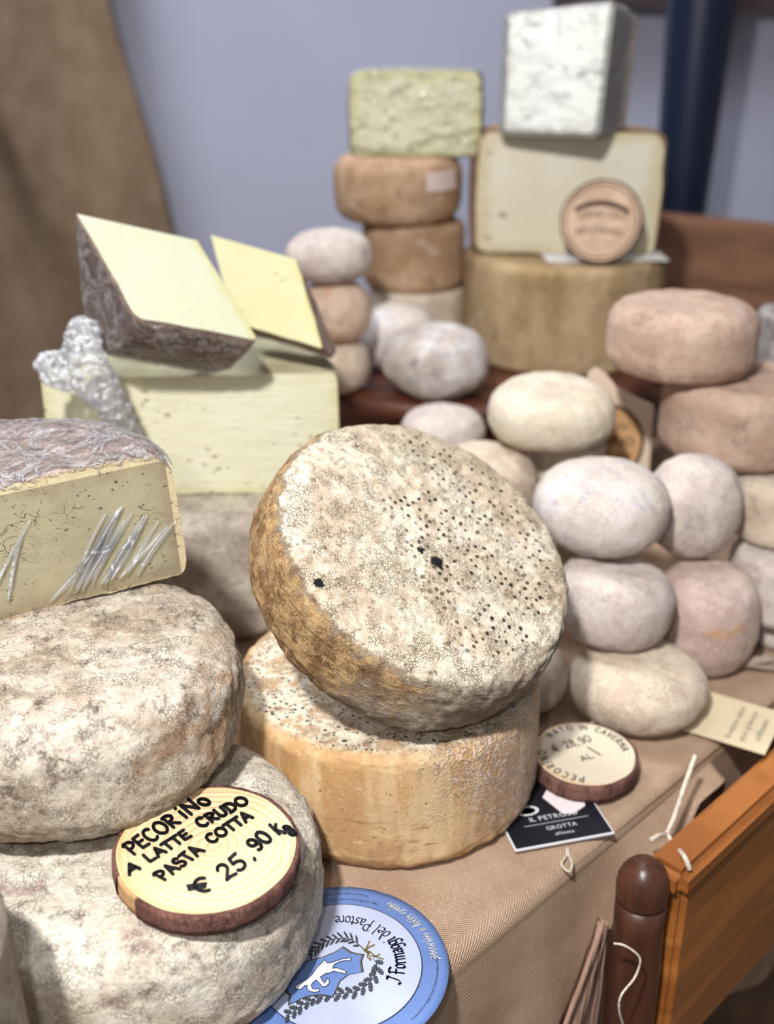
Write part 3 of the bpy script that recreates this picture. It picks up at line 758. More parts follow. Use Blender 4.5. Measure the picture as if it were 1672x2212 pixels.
# bench at the right: long board parallel to the table edge, with turned end post
bench = empty('wooden_bench', (0.17, 0.56, -0.78), (0, 0, PI/4))
tag(bench, 'orange-brown wooden bench back with a dark rounded end post', 'bench')
def bpart(name, x0, x1, y0, y1, z0, z1, mat, bev=0.004):
    bm = bmesh.new(); box_bm(bm, x0, x1, y0, y1, z0, z1); bmesh.ops.bevel(bm, geom=bm.edges[:], offset=bev, segments=3, affect='EDGES')
    return bm_obj(name, bm, mat, bench, smooth=False)
bpart('back_board', 0.012, 0.95, -0.020, 0.004, 0.600, 0.765, M['orange_wood'])
bpart('top_rail', 0.004, 0.95, -0.022, 0.008, 0.760, 0.782, M['orange_wood'], 0.006)
def lathe(name, prof, mat, parent, loc=(0, 0, 0), seg=40):
    bm = bmesh.new(); rs = []
    for r, z in prof: rs.append([bm.verts.new((r*math.cos(2*PI*i/seg), r*math.sin(2*PI*i/seg), z)) for i in range(seg)])
    for a_, b_ in zip(rs, rs[1:]):
        for i in range(seg): bm.faces.new((a_[i], a_[(i+1)%seg], b_[(i+1)%seg], b_[i]))
    bm.faces.new(rs[0][::-1]); bm.faces.new(rs[-1]); bmesh.ops.recalc_face_normals(bm, faces=bm.faces[:])
    o = bm_obj(name, bm, mat, parent); o.location = loc; return o
lathe('end_post', [(0.0168, 0), (0.017, 0.3), (0.019, 0.5), (0.018, 0.70), (0.0165, 0.735), (0.0168, 0.756)], M['post_wood'], bench, (-0.004, 0.002, 0))
lathe('post_knob', [(0.0166, 0.7565)]+[(0.0174*math.cos(t), 0.766+0.022*math.sin(t)) for t in [k*PI/20-0.35 for k in range(0, 12)]]+[(0.001, 0.788)], M['post_wood'], bench, (-0.004, 0.002, 0))
for k, lx in enumerate((0.94,)):
    bpart('back_leg', lx-0.02, lx+0.02, -0.02, 0.02, 0, 0.77, M['post_wood'])

# raised round stand of dark red wood
stand = empty('wooden_stand', (0.09, 1.408, 0.0)); tag(stand, 'dark red-brown round wooden stand raising the back row of cheeses', 'stand')
lathe('board', [(0.268, 0.098), (0.276, 0.101), (0.278, 0.109), (0.276, 0.117), (0.270, 0.120), (0.001, 0.120)], M['redwood'], stand, seg=120)
lathe('drum_base', [(0.24, 0.001), (0.242, 0.012), (0.235, 0.02), (0.235, 0.08), (0.245, 0.088), (0.24, 0.098)], M['redwood'], stand, seg=96)

# plank at the back right
a = on_y(1240, 424, 1.80); b = on_y(1760, 476, 1.80)
ang = math.atan2(b.z-a.z, b.x-a.x); L = (b-a).length
bm = bmesh.new(); box_bm(bm, 0, L*1.6, 0, 0.03, -0.94, 0); bmesh.ops.bevel(bm, geom=bm.edges[:], offset=0.006, segments=3, affect='EDGES')
o = bm_obj('wooden_plank', bm, M['plank'], smooth=False); o.location = (a.x, 1.70, a.z); o.rotation_euler = (0, -ang, 0)
tag(o, 'wide warm brown wooden board standing behind the right stack of cheeses', 'board')

# ================================================================== FOREGROUND WHEELS
fine = dict(nseg=300, nside=34, ncap=40)
# lowest left wheel and the one above it
wheel('round_cheese', 'whitish mottled wheel at the bottom left carrying the large wooden price slice', 'cheese', None, M['white_rind'],
      -0.1430, 0.5000, 0, 0.1040, 0.086, rz=0.4, et=0.30, eb=0.30, amp=0.0012, seed=3, wonk=0.02, bulge=0.01, **fine)
wheel('round_cheese', 'grey-tan rough wheel at the left beneath the big cut wrapped cheese', 'cheese', None, M['pale_rind'],
      -0.186, 0.556, 0.0885, 0.0995, 0.083, rz=2.0, rx=0.0, et=0.26, eb=0.42, amp=0.0014, seed=5, wonk=0.02, bulge=0.01, **fine)
# tall wheel cropped by the lower left corner
wheel('round_cheese', 'tall pale cheese barely showing at the lower left edge of the picture', 'cheese', None, M['pale_rind'],
      -0.219, 0.345, 0, 0.060, 0.165, et=0.35, amp=0.001, seed=8, nseg=120, nside=16)
# amber wheel, centre
wheel('round_cheese', 'amber waxy wheel with crusty speckled top under the leaning dotted wheel', 'cheese', None, amber_material(),
      0.0003, 0.6557, 0, 0.1043, 0.0911, rz=0.0, et=0.10, eb=0.16, amp=0.0009, seed=11, wonk=0.008, bulge=0.012, **fine)
# leaning dotted wheel
CN = Vector((0.521, -0.468, 1.0)).normalized()
CM = tilt_matrix((-0.0012, 0.655, 0.1425), CN)
CI = CM.inverted()
def local_mark(px, py):
    co = CM @ Vector((0, 0, 0.071)); q = CI @ on_plane(px, py, co, CN); return (q.x, q.y)
BLOT1 = local_mark(944, 1214); BLOT2 = local_mark(690, 1257); BLOT3 = local_mark(910, 1187)
def squash(c): return c
wheel('round_cheese', 'cream pitted wheel leaning at a tilt on the amber wheel', 'cheese', None, spotted_material(),
      0, 0, 0, 0.1045, 0.071, mtx=CM, et=0.17, eb=0.30, amp=0.0014, seed=21, wonk=0.012, bulge=0.012, **fine)
# hidden prop that carries the raised back of the leaning wheel
wheel('small_cheese', 'small tan cheese propping the dotted wheel from behind', 'cheese', None, M['sand_rind'],
      -0.036, 0.716, 0.0905, 0.032, 0.078, et=0.5, seed=31)
# grey wheel under the long cut block, left of centre
wheel('round_cheese', 'grey rough wheel under the long cut yellow block, behind the dotted wheel', 'cheese', None, M['grey_rind'],
      -0.162, 0.960, 0, 0.128, 0.118, et=0.12, eb=0.14, amp=0.0014, seed=13, wonk=0.01, nseg=200, nside=24, ncap=24)

# ---------------- big cut cheese, front left
E_paste = paste('crumbly_ivory_paste', C(216, 208, 174), C(192, 176, 142), C(130, 102, 64), 0.116, 0.084, holes=0.9, hsc=230, w=0.010, bump=0.0009, rough=0.45, cracks=0.8, ragged=True)
u = Vector((0.905, 0.425, 0)).normalized(); nrm = Vector((u.y, -u.x, 0))     # cut plane, facing the viewer and right
mid = Vector((-0.231, 0.581, 0.1705))
z_ = Vector((-0.06*u.x, -0.06*u.y, 1)).normalized(); x_ = (u-z_*u.dot(z_)).normalized(); y_ = z_.cross(x_)
EM = axes_matrix(mid, x_, y_, z_)
EMl = EM @ Matrix.Translation((0, 0.012, 0))
bigcut = wedge('cheese_half', 'big half wheel with ivory cut face and film over its brown rind, at the left', 'cheese', None, M['brown_rind'], E_paste,
      0.116, 0.084, [(Vector((0, -0.012, 0)), Vector((0, -1, 0)))], EMl, mfilm=M['film'], film_kw=dict(voxel=0.0022, off=0.0016, amp=0.0012, f=75, seed=4),
      film_cuts=[(Vector((0, -0.0135, 0)), Vector((0, -1, 0))), (Vector((0, 0, 0.070)), Vector((0, 0, -1)))],
      et=0.16, eb=0.08, amp=0.0012, seed=17, wonk=0.01, nseg=220, nside=24, ncap=24)
# taut film over the cut face, pulled into diagonal creases
def face_film(parent, x0, x1, z0, z1, y, lines, mat, nx=220, nz=110, amp=0.0016):
    v = []; f = []
    for j in range(nz+1):
        for i in range(nx+1):
            X = x0+(x1-x0)*i/nx; Z = z0+(z1-z0)*j/nz; d = 0
            for (ax, az, bx, bz, wd, hh) in lines:
                L2 = (bx-ax)**2+(bz-az)**2; t = ((X-ax)*(bx-ax)+(Z-az)*(bz-az))/L2; tt = min(1, max(0, t))
                dist = math.hypot(X-ax-tt*(bx-ax), Z-az-tt*(bz-az)); d += hh*math.exp(-(dist/wd)**2)*math.sin(PI*min(1, max(0.02, tt)))**.5
            d += 0.00022*noise.noise(Vector((X*40, Z*40, 3)))+0.00006*noise.noise(Vector(((X+Z)*160, (X-Z)*30, 5)))
            v.append((X, y-0.0006-max(0, d)*1.0, Z))
    for j in range(nz):
        for i in range(nx): a = j*(nx+1)+i; f.append((a, a+1, a+nx+2, a+nx+1))
    return mesh_obj('cling_film', v, f, mat, parent, smooth=True)
cr = []
for k in range(9):
    o_ = 0.004*k+random.uniform(-.001, .001)
    cr.append((0.040+o_*1.35, 0.006+random.uniform(0, .006), 0.072+o_*1.25, 0.050-o_*0.5+random.uniform(-.004, .008), random.uniform(.0005, .0011), random.uniform(.0010, .0022)))
cr += [(0.046, 0.010, 0.082, 0.056, .0016, .0010), (0.060, 0.008, 0.092, 0.040, .0013, .0010), (0.030, 0.004, 0.070, 0.040, .0010, .0010), (0.005, 0.012, 0.022, 0.052, .0007, .0012), (0.0, 0.02, 0.028, 0.062, .0006, .0008)]
def fold_glints(parent, y, lines, mat):  # ribbons along the creases, whitened to carry the bright streaks
    bm = bmesh.new()
    for (ax, az, bx, bz, wd, hh) in lines:
        n = 24; d = Vector((bx-ax, 0, bz-az)).normalized(); p = Vector((-d.z, 0, d.x)); prev = None
        for k in range(n+1):
            t = k/n; c = Vector((ax+(bx-ax)*t, y-0.0012-hh*0.5, az+(bz-az)*t))+p*0.0008*math.sin(t*5+ax*900)
            w_ = wd*1.9*math.sin(PI*min(1, max(0.0, t)))**0.6+0.00005
            ring = [bm.verts.new(c-p*w_), bm.verts.new(c+Vector((0, -0.0007, 0))), bm.verts.new(c+p*w_), bm.verts.new(c+Vector((0, 0.0002, 0)))]
            if prev:
                for q in range(4): bm.faces.new((prev[q], ring[q], ring[(q+1)%4], prev[(q+1)%4]))
            prev = ring
    bmesh.ops.recalc_face_normals(bm, faces=bm.faces[:])
    o = bm_obj('fold_glints', bm, mat, parent); o['kind'] = 'stuff'
M['fold_glint'] = film('whitened_fold_film', 0.35, 30, (1, 1, 1), 0.12, 0.0002, 0.9)  # mostly white diffuse: glints on the folds are put into the colour
fold_glints(bigcut, -0.0125, cr, M['fold_glint'])
face_film(bigcut, -0.112, 0.111, 0.002, 0.080, -0.0125, cr, M['film_clear'])

# ---------------- long cut block, centre left
B_paste = paste('pale_yellow_paste', C(216, 214, 188), C(200, 196, 152), C(176, 166, 118), 0.124, 0.112, holes=0.9, hsc=95, w=0.010, streak=(0.6, 0.6, 9), bump=0.0016)
wedge('cheese_half', 'long half wheel with pale yellow cut face, two wedges lying on it', 'cheese', None, M['yellow_rind'], B_paste,
      0.1235, 0.108, [(Vector((0, -0.01, 0)), Vector((0, -1, 0)))], tilt_matrix((-0.1655, 0.905, 0.1185), (0, 0, 1), 0.06),
      et=0.06, eb=0.06, amp=0.0009, seed=23, wonk=0.008, nseg=160)

# ---------------- two wedges standing on it
def sector(name, label, mr, mp, tip_px, t, a_px, r_px, ta, tr, phi, filmed, at_top, **kw):
    """a cheese wedge from its visible cut face: wheel axis a and radial direction r, each given as a view-plane offset plus depth"""
    sc_ = t/FPX
    av = _R*(a_px[0]*sc_)+_U*(a_px[1]*sc_)-_D*ta; rv = _R*(r_px[0]*sc_)+_U*(r_px[1]*sc_)-_D*tr
    h = av.length; R = rv.length; ah = av/h; rh = rv/R
    N = ah.cross(rh).normalized()
    if N.z < 0: N = -N
    X = rh; Z = (ah-X*ah.dot(X)).normalized(); Y = Z.cross(X); sgn = 1 if Y.dot(N) > 0 else -1
    tip = EYE+sight(*tip_px)*t
    mtx = axes_matrix(tip-(av if at_top else Vector()), X, Y, Z)
    lin = (Vector((1, 0, 0)), Vector((0, 1, 0)), Vector((ah.dot(X), 0, ah.dot(Z))))
    c1 = (Vector((0, 0, 0)), Vector((0, sgn, 0)))
    ph = -sgn*phi; d2 = Vector((math.cos(ph), math.sin(ph), 0)); n2 = Vector((-d2.y, d2.x, 0))*(-sgn)
    fk = dict(voxel=0.0024, off=0.0012, amp=0.0014, f=70, seed=9)
    root = wedge(name, label, 'cheese', None, mr, mp, R, h, [c1, (Vector((0, 0, 0)), n2)], mtx, mfilm=M['film'] if filmed else None, film_kw=fk,
                 film_cuts=[(Vector((0, -sgn*0.002, 0)), Vector((0, sgn, 0)))] if filmed else None, lin=lin, **kw)
    return root, mtx
D_paste = paste('ivory_yellow_paste', C(190, 191, 168), C(186, 181, 134), C(166, 156, 104), 0.117, 0.095, holes=0.3, hsc=90, w=0.006, rough=0.3)
D2_paste = paste('butter_yellow_paste', C(186, 180, 140), C(180, 171, 116), C(160, 148, 96), 0.10, 0.085, holes=0.5, hsc=90, w=0.005, bump=0.001)
d1, d1m = sector('cheese_wedge', 'film-wrapped wedge with ivory cut face and mauve-brown rind on the long block', M['brown_rind'], D_paste,
       (167, 462), 0.855, (-240, 30), (148, -240), 0.040, 0.034, 0.92, True, True, et=0.07, eb=0.07, n=2.6, amp=0.0008, seed=27, nseg=200)
sector('cheese_wedge', 'butter-yellow wedge without film, right behind the film-wrapped wedge', M['brown_rind'], D2_paste,
       (640, 560), 0.93, (-196, 70), (62, -205), -0.028, 0.030, 0.85, False, False, et=0.06, eb=0.06, amp=0.001, seed=29, nseg=180)
# gathered end of the film hanging over the block's corner
def film_bunch():
    bm = bmesh.new(); 
    path = smooth_path([on_y(178, 700, 0.83), on_y(180, 760, 0.82), on_y(195, 806, 0.82), on_y(225, 850, 0.83), on_y(262, 905, 0.845), on_y(292, 945, 0.86)], 14)
    rad = [0.007, 0.012, 0.014, 0.011, 0.007, 0.002]
    n = len(path)
    rs = []
    for i in range(n):
        t = i/(n-1)*(len(rad)-1); k = min(int(t), len(rad)-2); rs.append(rad[k]+(rad[k+1]-rad[k])*(t-k))
    tube_bm(bm, path, rs, 20)
    p2 = smooth_path([on_y(190, 806, 0.82), on_y(150, 805, 0.82), on_y(122, 795, 0.82), on_y(106, 806, 0.82)], 8)
    tube_bm(bm, p2, [0.010-0.003*math.sin(k*1.3) for k in range(len(p2))], 14)
    b = crumple(bm, 0.0014, 0.0, 0.0055, 95, 3); bm.free()
    o = bm_obj('film_tail', b, M['film_bunch'], d1); o.matrix_parent_inverse = d1m.inverted()
    return o
film_bunch()

# ================================================================== RIGHT GROUP (small cheeses)
GR = 'small round cheeses heaped on the right'
def small(label, mat, x, y, z, R, h, e, group=GR, **kw):
    k = dict(et=e, amp=0.0009, seed=random.randint(1, 900), wonk=0.03, nseg=110, nside=16, ncap=10); k.update(kw)
    return wheel('small_cheese', label, 'cheese', group, mat, x, y, z, R, h, **k)
small('sand-coloured small cheese on the cloth corner, beside the blank-backed card, lowest in front', M['sand_rind'], 0.197, 0.739, 0, 0.0535, 0.0486, 0.62, rz=1.0)
small('pale flat-topped small cheese between the sandy one below and the lilac oval above', M['pinkgrey_rind'], 0.1775, 0.776, 0.0476, 0.0475, 0.0605, 0.55, ry=0.10, rz=0.3)
small('lilac-bloomed oval small cheese, topmost right beside the dotted wheel', M['lilac_rind'], 0.172, 0.815, 0.1085, 0.0545, 0.0665, 0.9, rz=2.0)
small('tan small cheese half hidden between the amber wheel and the sandy cheese', M['sand_rind'], 0.1095, 0.752, 0, 0.0355, 0.049, 0.75, rz=0.2)
small('shiny mauve small cheese with an orange stain, wrapped in film', rind('mauve_rind', C(204, 184, 172), C(186, 162, 152), C(150, 128, 124), 0.5, 0.42, 20, 150, fine=0.4, bump=0.0008, stain=C(198, 148, 92), stain_amt=0.44, rough=0.3), 0.265, 0.812, 0, 0.0445, 0.0845, 0.55, rz=0.4)
small('mauve-grey tall round small cheese right of the lilac oval one', M['pinkgrey_rind'], 0.2565, 0.852, 0.084, 0.0390, 0.0845, 0.95, rz=1.2)
small('cream oval small cheese with two dark specks in front of the paper sign', M['cream_rind'], 0.1475, 0.945, 0.1465, 0.0565, 0.0600, 0.75, rz=0.7)
small('beige small cheese peeping over the back of the dotted wheel', M['sand_rind'], 0.0876, 0.925, 0.073, 0.0480, 0.0755, 0.62, rz=0.7)
small('pale smooth small cheese behind the top of the dotted wheel', M['pinkgrey_rind'], 0.0551, 1.035, 0.100, 0.0420, 0.0500, 0.8)
small('small cheese underneath the beige one behind the dotted wheel', M['sand_rind'], 0.0800, 0.935, 0, 0.0440, 0.073, 0.5)
small('small cheese underneath the pale smooth one behind the dotted wheel', M['sand_rind'], 0.0500, 1.040, 0, 0.0400, 0.100, 0.4)
small('small cheese hidden below the cream oval one', M['sand_rind'], 0.168, 0.965, 0, 0.036, 0.146, 0.3)
# stack at the right edge
GS = 'wheels stacked at the right edge'
def rstack(label, mat, x, y, z, R, h, e): return small(label, mat, x, y, z, R, h, e, group=GS, wonk=0.012)
rstack('thin pale wheel at the bottom of the stack on the right edge', M['pinkgrey_rind'], 0.360, 0.858, 0, 0.0470, 0.027, 0.25)
rstack('pale wheel second from the bottom of the stack on the right edge', M['pinkgrey_rind'], 0.344, 0.853, 0.027, 0.0480, 0.061, 0.3)
rstack('pale cream wheel just under the two reddish wheels on the right edge', M['sand_rind'], 0.345, 0.880, 0.0885, 0.0490, 0.056, 0.3)
rstack('reddish wheel under the topmost one, cut off by the right edge', M['red_rind'], 0.3085, 0.930, 0.1450, 0.0665, 0.0715, 0.3)
rstack('reddish-tan flat wheel, topmost of the stack on the right edge', M['red_rind'], 0.2560, 0.945, 0.2170, 0.0645, 0.0600, 0.35)
# white wrapped piece at the very edge and what it stands on
small('brown wheel hidden behind the reddish wheels', M['orange_rind'], 0.435, 1.130, 0, 0.060, 0.165, 0.2, group=None)
wedge('cheese_wedge', 'white film-wrapped piece peeking out behind the topmost reddish wheel', 'cheese', None, M['white_bloom'],
      paste('white_paste', C(226, 226, 214), C(214, 212, 190), C(180, 176, 150), 0.05, 0.06, holes=0.2), 0.050, 0.055, [(Vector((0, -0.02, 0)), Vector((0.3, -1, 0)).normalized())],
      tilt_matrix((0.430, 1.125, 0.1655), (0.1, 0, 1)), mfilm=M['film_thin'], film_kw=dict(voxel=0.003, off=0.0012, amp=0.0018, f=60, seed=2), et=0.15, seed=41)

# ================================================================== BACK ROW on the stand
GB = 'small cheeses on the round stand'
small('knobbly white mould-covered small cheese at the front of the stand', M['white_bloom'], 0.0546, 1.178, 0.120, 0.0585, 0.0745, 0.9, group=GB, wonk=0.05, wf=22, rz=0.5)
small('grey-white small cheese behind the knobbly white one', M['lilac_rind'], 0.0130, 1.274, 0.120, 0.0465, 0.076, 0.9, group=GB)
small('beige small cheese at the bottom of the short pile of three', M['sand_rind'], -0.0556, 1.190, 0.120, 0.0372, 0.0560, 0.65, group=GB)
small('orange-streaked small cheese in the middle of the short pile of three', rind('orange_streaked_rind', C(204, 178, 158), C(186, 150, 124), C(150, 120, 104), 0.5, 0.42, 22, 150, fine=0.4, bump=0.0008), -0.0552, 1.190, 0.1755, 0.0385, 0.0670, 0.9, group=GB)
small('grey-pink small cheese on top of the short pile of three', M['pinkgrey_rind'], -0.0612, 1.190, 0.2415, 0.0459, 0.0540, 0.9, group=GB)
GT = 'brown wheels in the back stack'
def bstack(label, mat, x, z, R, h, e, **k): return wheel('round_cheese', label, 'cheese', GT, mat, x, 1.36, z, R, h, et=e, amp=0.0009, seed=random.randint(1, 99), nseg=120, wonk=0.01, **k)
bstack('pale pink-tan wheel at the bottom of the back stack', M['cream_rind'] if False else M['sand_rind'], 0.0367, 0.120, 0.0585, 0.0808, 0.15)
bstack('brown wheel in the middle of the back stack', M['orange_rind'], 0.0327, 0.2008, 0.0613, 0.0790, 0.2)
bstack('brown wheel with a pale label patch, under the cut yellow piece', M['orange_rind'], 0.0131, 0.2800, 0.0721, 0.0735, 0.28, bulge=0.03, taper=-0.03)
# paper patch on it
def curved_patch(name, R, a0, a1, z0, z1, mat, parent, n=14):
    v = []; f = []
    for j in range(5):
        for i in range(n+1):
            a = a0+(a1-a0)*i/n; z = z0+(z1-z0)*j/4; v.append((R*math.cos(a), R*math.sin(a), z))
    for j in range(4):
        for i in range(n): k = j*(n+1)+i; f.append((k, k+1, k+n+2, k+n+1))
    return mesh_obj(name, v, f, mat, parent, smooth=True)
M['pinkpaper'] = plain('pale_pink_paper', C(206, 186, 178), 0.8, 0.2, 0.1, 60)
o = curved_patch('paper_patch', 0.0765, -1.15, -0.55, 0.040, 0.062, M['pinkpaper'], None); o.location = (0.0131, 1.36, 0.28)
tag(o, 'pale pink paper patch stuck on the upper brown wheel of the back stack', 'label')
S_paste = paste('rough_yellow_paste', C(206, 204, 180), C(192, 188, 142), C(176, 168, 126), 0.074, 0.088, holes=0.4, hsc=60, w=0.008, bump=0.004)
wedge('cheese_half', 'lumpy yellow cut piece on top of the back stack', 'cheese', None, M['yellow_rind'], S_paste, 0.0745, 0.0905,
      [(Vector((0, -0.012, 0)), Vector((0, -1, 0)))], tilt_matrix((0.0330, 1.352, 0.3538), (0.0, 0, 1), -0.08), mfilm=M['film_thin'],
      film_kw=dict(voxel=0.0024, off=0.0008, amp=0.0022, f=40, seed=6), et=0.16, eb=0.14, amp=0.001, seed=43, bulge=0.02)
# big ochre drum
wheel('round_cheese', 'large ochre-brown drum carrying the cut piece with the round sign', 'cheese', None, M['drum_rind'], 0.2145, 1.358, 0.120, 0.1215, 0.124,
      et=0.10, eb=0.06, amp=0.001, seed=51, nseg=180, taper=-0.0, wonk=0.008, bulge=0.01)
o = box('paper_sheet', -0.07, 0.07, -0.06, 0.05, 0, 0.0012, plain('white_paper', C(216, 212, 210), 0.8, 0.2)); o.location = (0.250, 1.335, 0.2455); o.rotation_euler = (0, 0, 0.05)
tag(o, 'white paper sheet lying between the ochre drum and the cut piece', 'paper')
B2_paste = paste('blue_veined_paste', C(208, 202, 184), C(192, 180, 146), C(140, 138, 128), 0.112, 0.135, holes=0.8, hsc=34, w=0.012, bump=0.001)
wedge('cheese_half', 'tall cut cheese with grey-ivory face behind the leaning round sign', 'cheese', None, M['orange_rind'], B2_paste, 0.1125, 0.134,
      [(Vector((0, -0.045, 0)), Vector((0, -1, 0)))], tilt_matrix((0.2120, 1.362, 0.2470), (0, 0, 1), -0.07), et=0.16, eb=0.10, amp=0.0008, seed=53, bulge=0.015, nseg=150)
# top wrapped block
B3_paste = paste('white_ivory_paste', C(226, 227, 224), C(214, 211, 192), C(192, 190, 176), 0.2, 0.155, holes=0.3, hsc=60, w=0.006, bump=0.0015)
B3_shaded = rind('shaded_crumb', C(196, 190, 182), C(182, 175, 166), C(150, 142, 134), 0.5, 0.40, 30, 160, fine=0.5, bump=0.0012)  # same paste on the unlit sides, shade put into a greyer colour
def top_block():
    base = tilt_matrix((0, 0, 0), (0, 0, 1)); zb = 0.3815
    # plan outline: front face, right face (foreshortened), back
    A_ = on_z(1078, 292, zb); 
    P = [(0.1245, 1.290), (0.2270, 1.255), (0.2750, 1.345), (0.2550, 1.395), (0.1450, 1.385)]
    T = [(0.1255, 1.290), (0.2330, 1.252), (0.2830, 1.350), (0.2600, 1.395), (0.1450, 1.385)]
    cx, cy = 0.20, 1.33; h = [0.122, 0.134, 0.120, 0.112, 0.112]
    root = empty('cheese_wedge', (cx, cy, zb)); tag(root, 'white film-wrapped block crowning the tall cut cheese, highest of all', 'cheese')
    bm = bmesh.new(); bot = [bm.verts.new((x-cx, y-cy, 0)) for x, y in P]; tp = [bm.verts.new((x-cx, y-cy, h[i])) for i, (x, y) in enumerate(T)]
    fs = [bm.faces.new(bot[::-1]), bm.faces.new(tp)]; n = 5; lay = bm.faces.layers.int.new('cutface')
    for i in range(n):
        f_ = bm.faces.new((bot[i], bot[(i+1)%n], tp[(i+1)%n], tp[i])); 
        if i == 0: f_[lay] = 1
    bmesh.ops.bevel(bm, geom=bm.edges[:], offset=0.004, segments=3, affect='EDGES')
    bmesh.ops.recalc_face_normals(bm, faces=bm.faces[:])
    f2 = crumple(bm, 0.003, 0.001, 0.0022, 42, 12)
    for f_ in bm.faces:
        if f_.normal.y < -0.8: f_[lay] = 1
        else: f_[lay] = 0
    bm_obj('rind', split(bm, lay, 0), B3_shaded, root, smooth=False); bm_obj('paste', split(bm, lay, 1), B3_paste, root, smooth=False)  # every side but the front takes the shaded grey
    bm.free(); 
    # film only over the front
    bmesh.ops.bisect_plane(f2, geom=f2.verts[:]+f2.edges[:]+f2.faces[:], dist=1e-6, plane_co=(0, 0.0, 0), plane_no=Vector((0.33, 1, 0)).normalized(), clear_outer=True)
    bm_obj('plastic_wrap', f2, M['film_thin'], root)
top_block()

# ================================================================== SIGNS, TAGS, LABELS
def slice_wood(name, R, ca=C(208, 188, 150), cb=C(178, 142, 100)):
    m = Mat(name, 0.55, 0.35); x, y, z = m.sep()
    r = m.math('SQRT', m.math('ADD', m.math('POWER', m.math('SUBTRACT', x, 0.004), 2), m.math('POWER', m.math('MULTIPLY', y, 1.06), 2)))
    rr = m.math('ADD', r, m.math('MULTIPLY', m.math('SUBTRACT', m.noise(30, 3), 0.5), 0.007))
    ring = m.math('FRACT', m.math('MULTIPLY', rr, 10.5/R))
    band = m.math('MULTIPLY', m.step(ring, 0.45, 0.93), m.step(ring, 1.0, 0.95))
    big = m.step(m.noise(20, 2), 0.3, 0.7, 0.35, 0.9)
    col = m.mix(m.math('MULTIPLY', band, big), ca, cb)
    col = m.mix(m.step(m.noise(300, 4, 0.7), 0.55, 0.75, 0, 0.25), col, C(190, 150, 100))
    col = m.mix(m.step(r, R*0.93, R*1.0, 0, 0.4), col, C(206, 160, 100))
    return m.done(col, m.bump(m.noise(500, 3), 0.0001))
M['bark'] = rind('red_brown_bark', C(136, 96, 84), C(104, 70, 62), C(62, 42, 40), 0.5, 0.44, 50, 200, grain=(1, 1, 0.3), bump=0.0016)
M['peeled'] = plain('peeled_wood', C(196, 156, 112), 0.7, 0.2, 0.3, 80)
def slab(name, label, R, t, mtx, wmat, seed, peel=None, oval=(1, 1), group=None):
    root = empty(name, mtx=mtx); tag(root, label, 'price tag', group)
    n = 160; rad = []
    for i in range(n):
        a = 2*PI*i/n; rad.append(R*(1+0.018*noise.noise(Vector((math.cos(a)*2+seed, math.sin(a)*2, 0)))))
    ins = 0.0012
    bm = bmesh.new()
    rg = [[bm.verts.new(((rad[i]-d)*math.cos(2*PI*i/n)*oval[0], (rad[i]-d)*math.sin(2*PI*i/n)*oval[1], z)) for i in range(n)] for d, z in ((ins, 0.0), (ins, t-0.0002), (ins+.0004, t))]
    for a_, b_ in zip(rg, rg[1:]):
        for i in range(n): bm.faces.new((a_[i], a_[(i+1)%n], b_[(i+1)%n], b_[i]))
    bm.faces.new(rg[-1]); bm.faces.new(rg[0][::-1]); bm_obj('wood_slice', bm, wmat, root, smooth=False)
    def shell(nm, i0, i1, th, mat):
        bm = bmesh.new(); cols = []
        for i in range(i0, i1+1):
            a = 2*PI*(i%n)/n; c = []
            rr = rad[i % n]
            for d, z in ((-ins-0.0001, 0.0), (th*0.7, 0.0), (th, t*0.3), (th*0.9, t*0.7), (th*0.6, t-0.0003), (-ins-0.0001, t-0.0003)):
                q = rr+d+0.0006*noise.noise(Vector((math.cos(a)*9+seed, math.sin(a)*9, z*90)))*(1 if d > 0 else 0)
                c.append(bm.verts.new((q*math.cos(a)*oval[0], q*math.sin(a)*oval[1], z)))
            cols.append(c)
        for a_, b_ in zip(cols, cols[1:]):
            for k in range(6): bm.faces.new((a_[k], b_[k], b_[(k+1)%6], a_[(k+1)%6]))
        bmesh.ops.recalc_face_normals(bm, faces=bm.faces[:]); bm_obj(nm, bm, mat, root, smooth=True)
    if peel: shell('bark', peel[1], peel[0]+n, 0.0014, M['bark']); shell('peeled_edge', peel[0], peel[1], 0.0003, M['peeled'])
    else: shell('bark', 0, n, 0.0014, M['bark'])
    return root
# --- large price slice on the bottom left wheel
T1 = 0.0125; n1v = Vector((0.035, -0.045, 1)).normalized()
S1M = tilt_matrix((-0.0955, 0.4640, 0.0885), n1v)
s1 = slab('wooden_price_tag', 'large round wood-slice price tag reading PECORINO, 25,90 Kg', 0.0480, T1, S1M, slice_wood('pine_rings', 0.048), 3, peel=(93, 103), oval=(1.0, 0.99))
S1I = S1M.inverted()
def s1_to3(u, v):     # u, v: pixels inside the close-up of the slice
    px = 220+u*0.27512; py = 1680+v*0.27512
    return on_plane(px, py, S1M @ Vector((0, 0, T1+0.00025)), n1v)
ink = Ink(); W = 28
hand_word(ink, 'PECOR', (248, 606), (618, 352), (-92, -72), W, s1_to3)
hand_word(ink, 'iN', (655, 318), (775, 236), (-92, -72), W, s1_to3)
hand_word(ink, 'O', (800, 224), (868, 200), (-66, -44), W, s1_to3)
hand_word(ink, 'A', (214, 764), (300, 712), (-42, -62), W+3, s1_to3)
hand_word(ink, 'LATTE', (376, 664), (704, 458), (-62, -50), W, s1_to3)
hand_word(ink, 'CRUDO', (782, 392), (1160, 196), (-62, -54), W, s1_to3)
hand_word(ink, 'PASTA', (490, 806), (806, 574), (-92, -46), W, s1_to3)
hand_word(ink, 'COTTA', (862, 518), (1186, 312), (-62, -52), W, s1_to3)
hand_word(ink, ['E$'], (700, 918), (925, 886), (-40, -112), W+2, s1_to3)
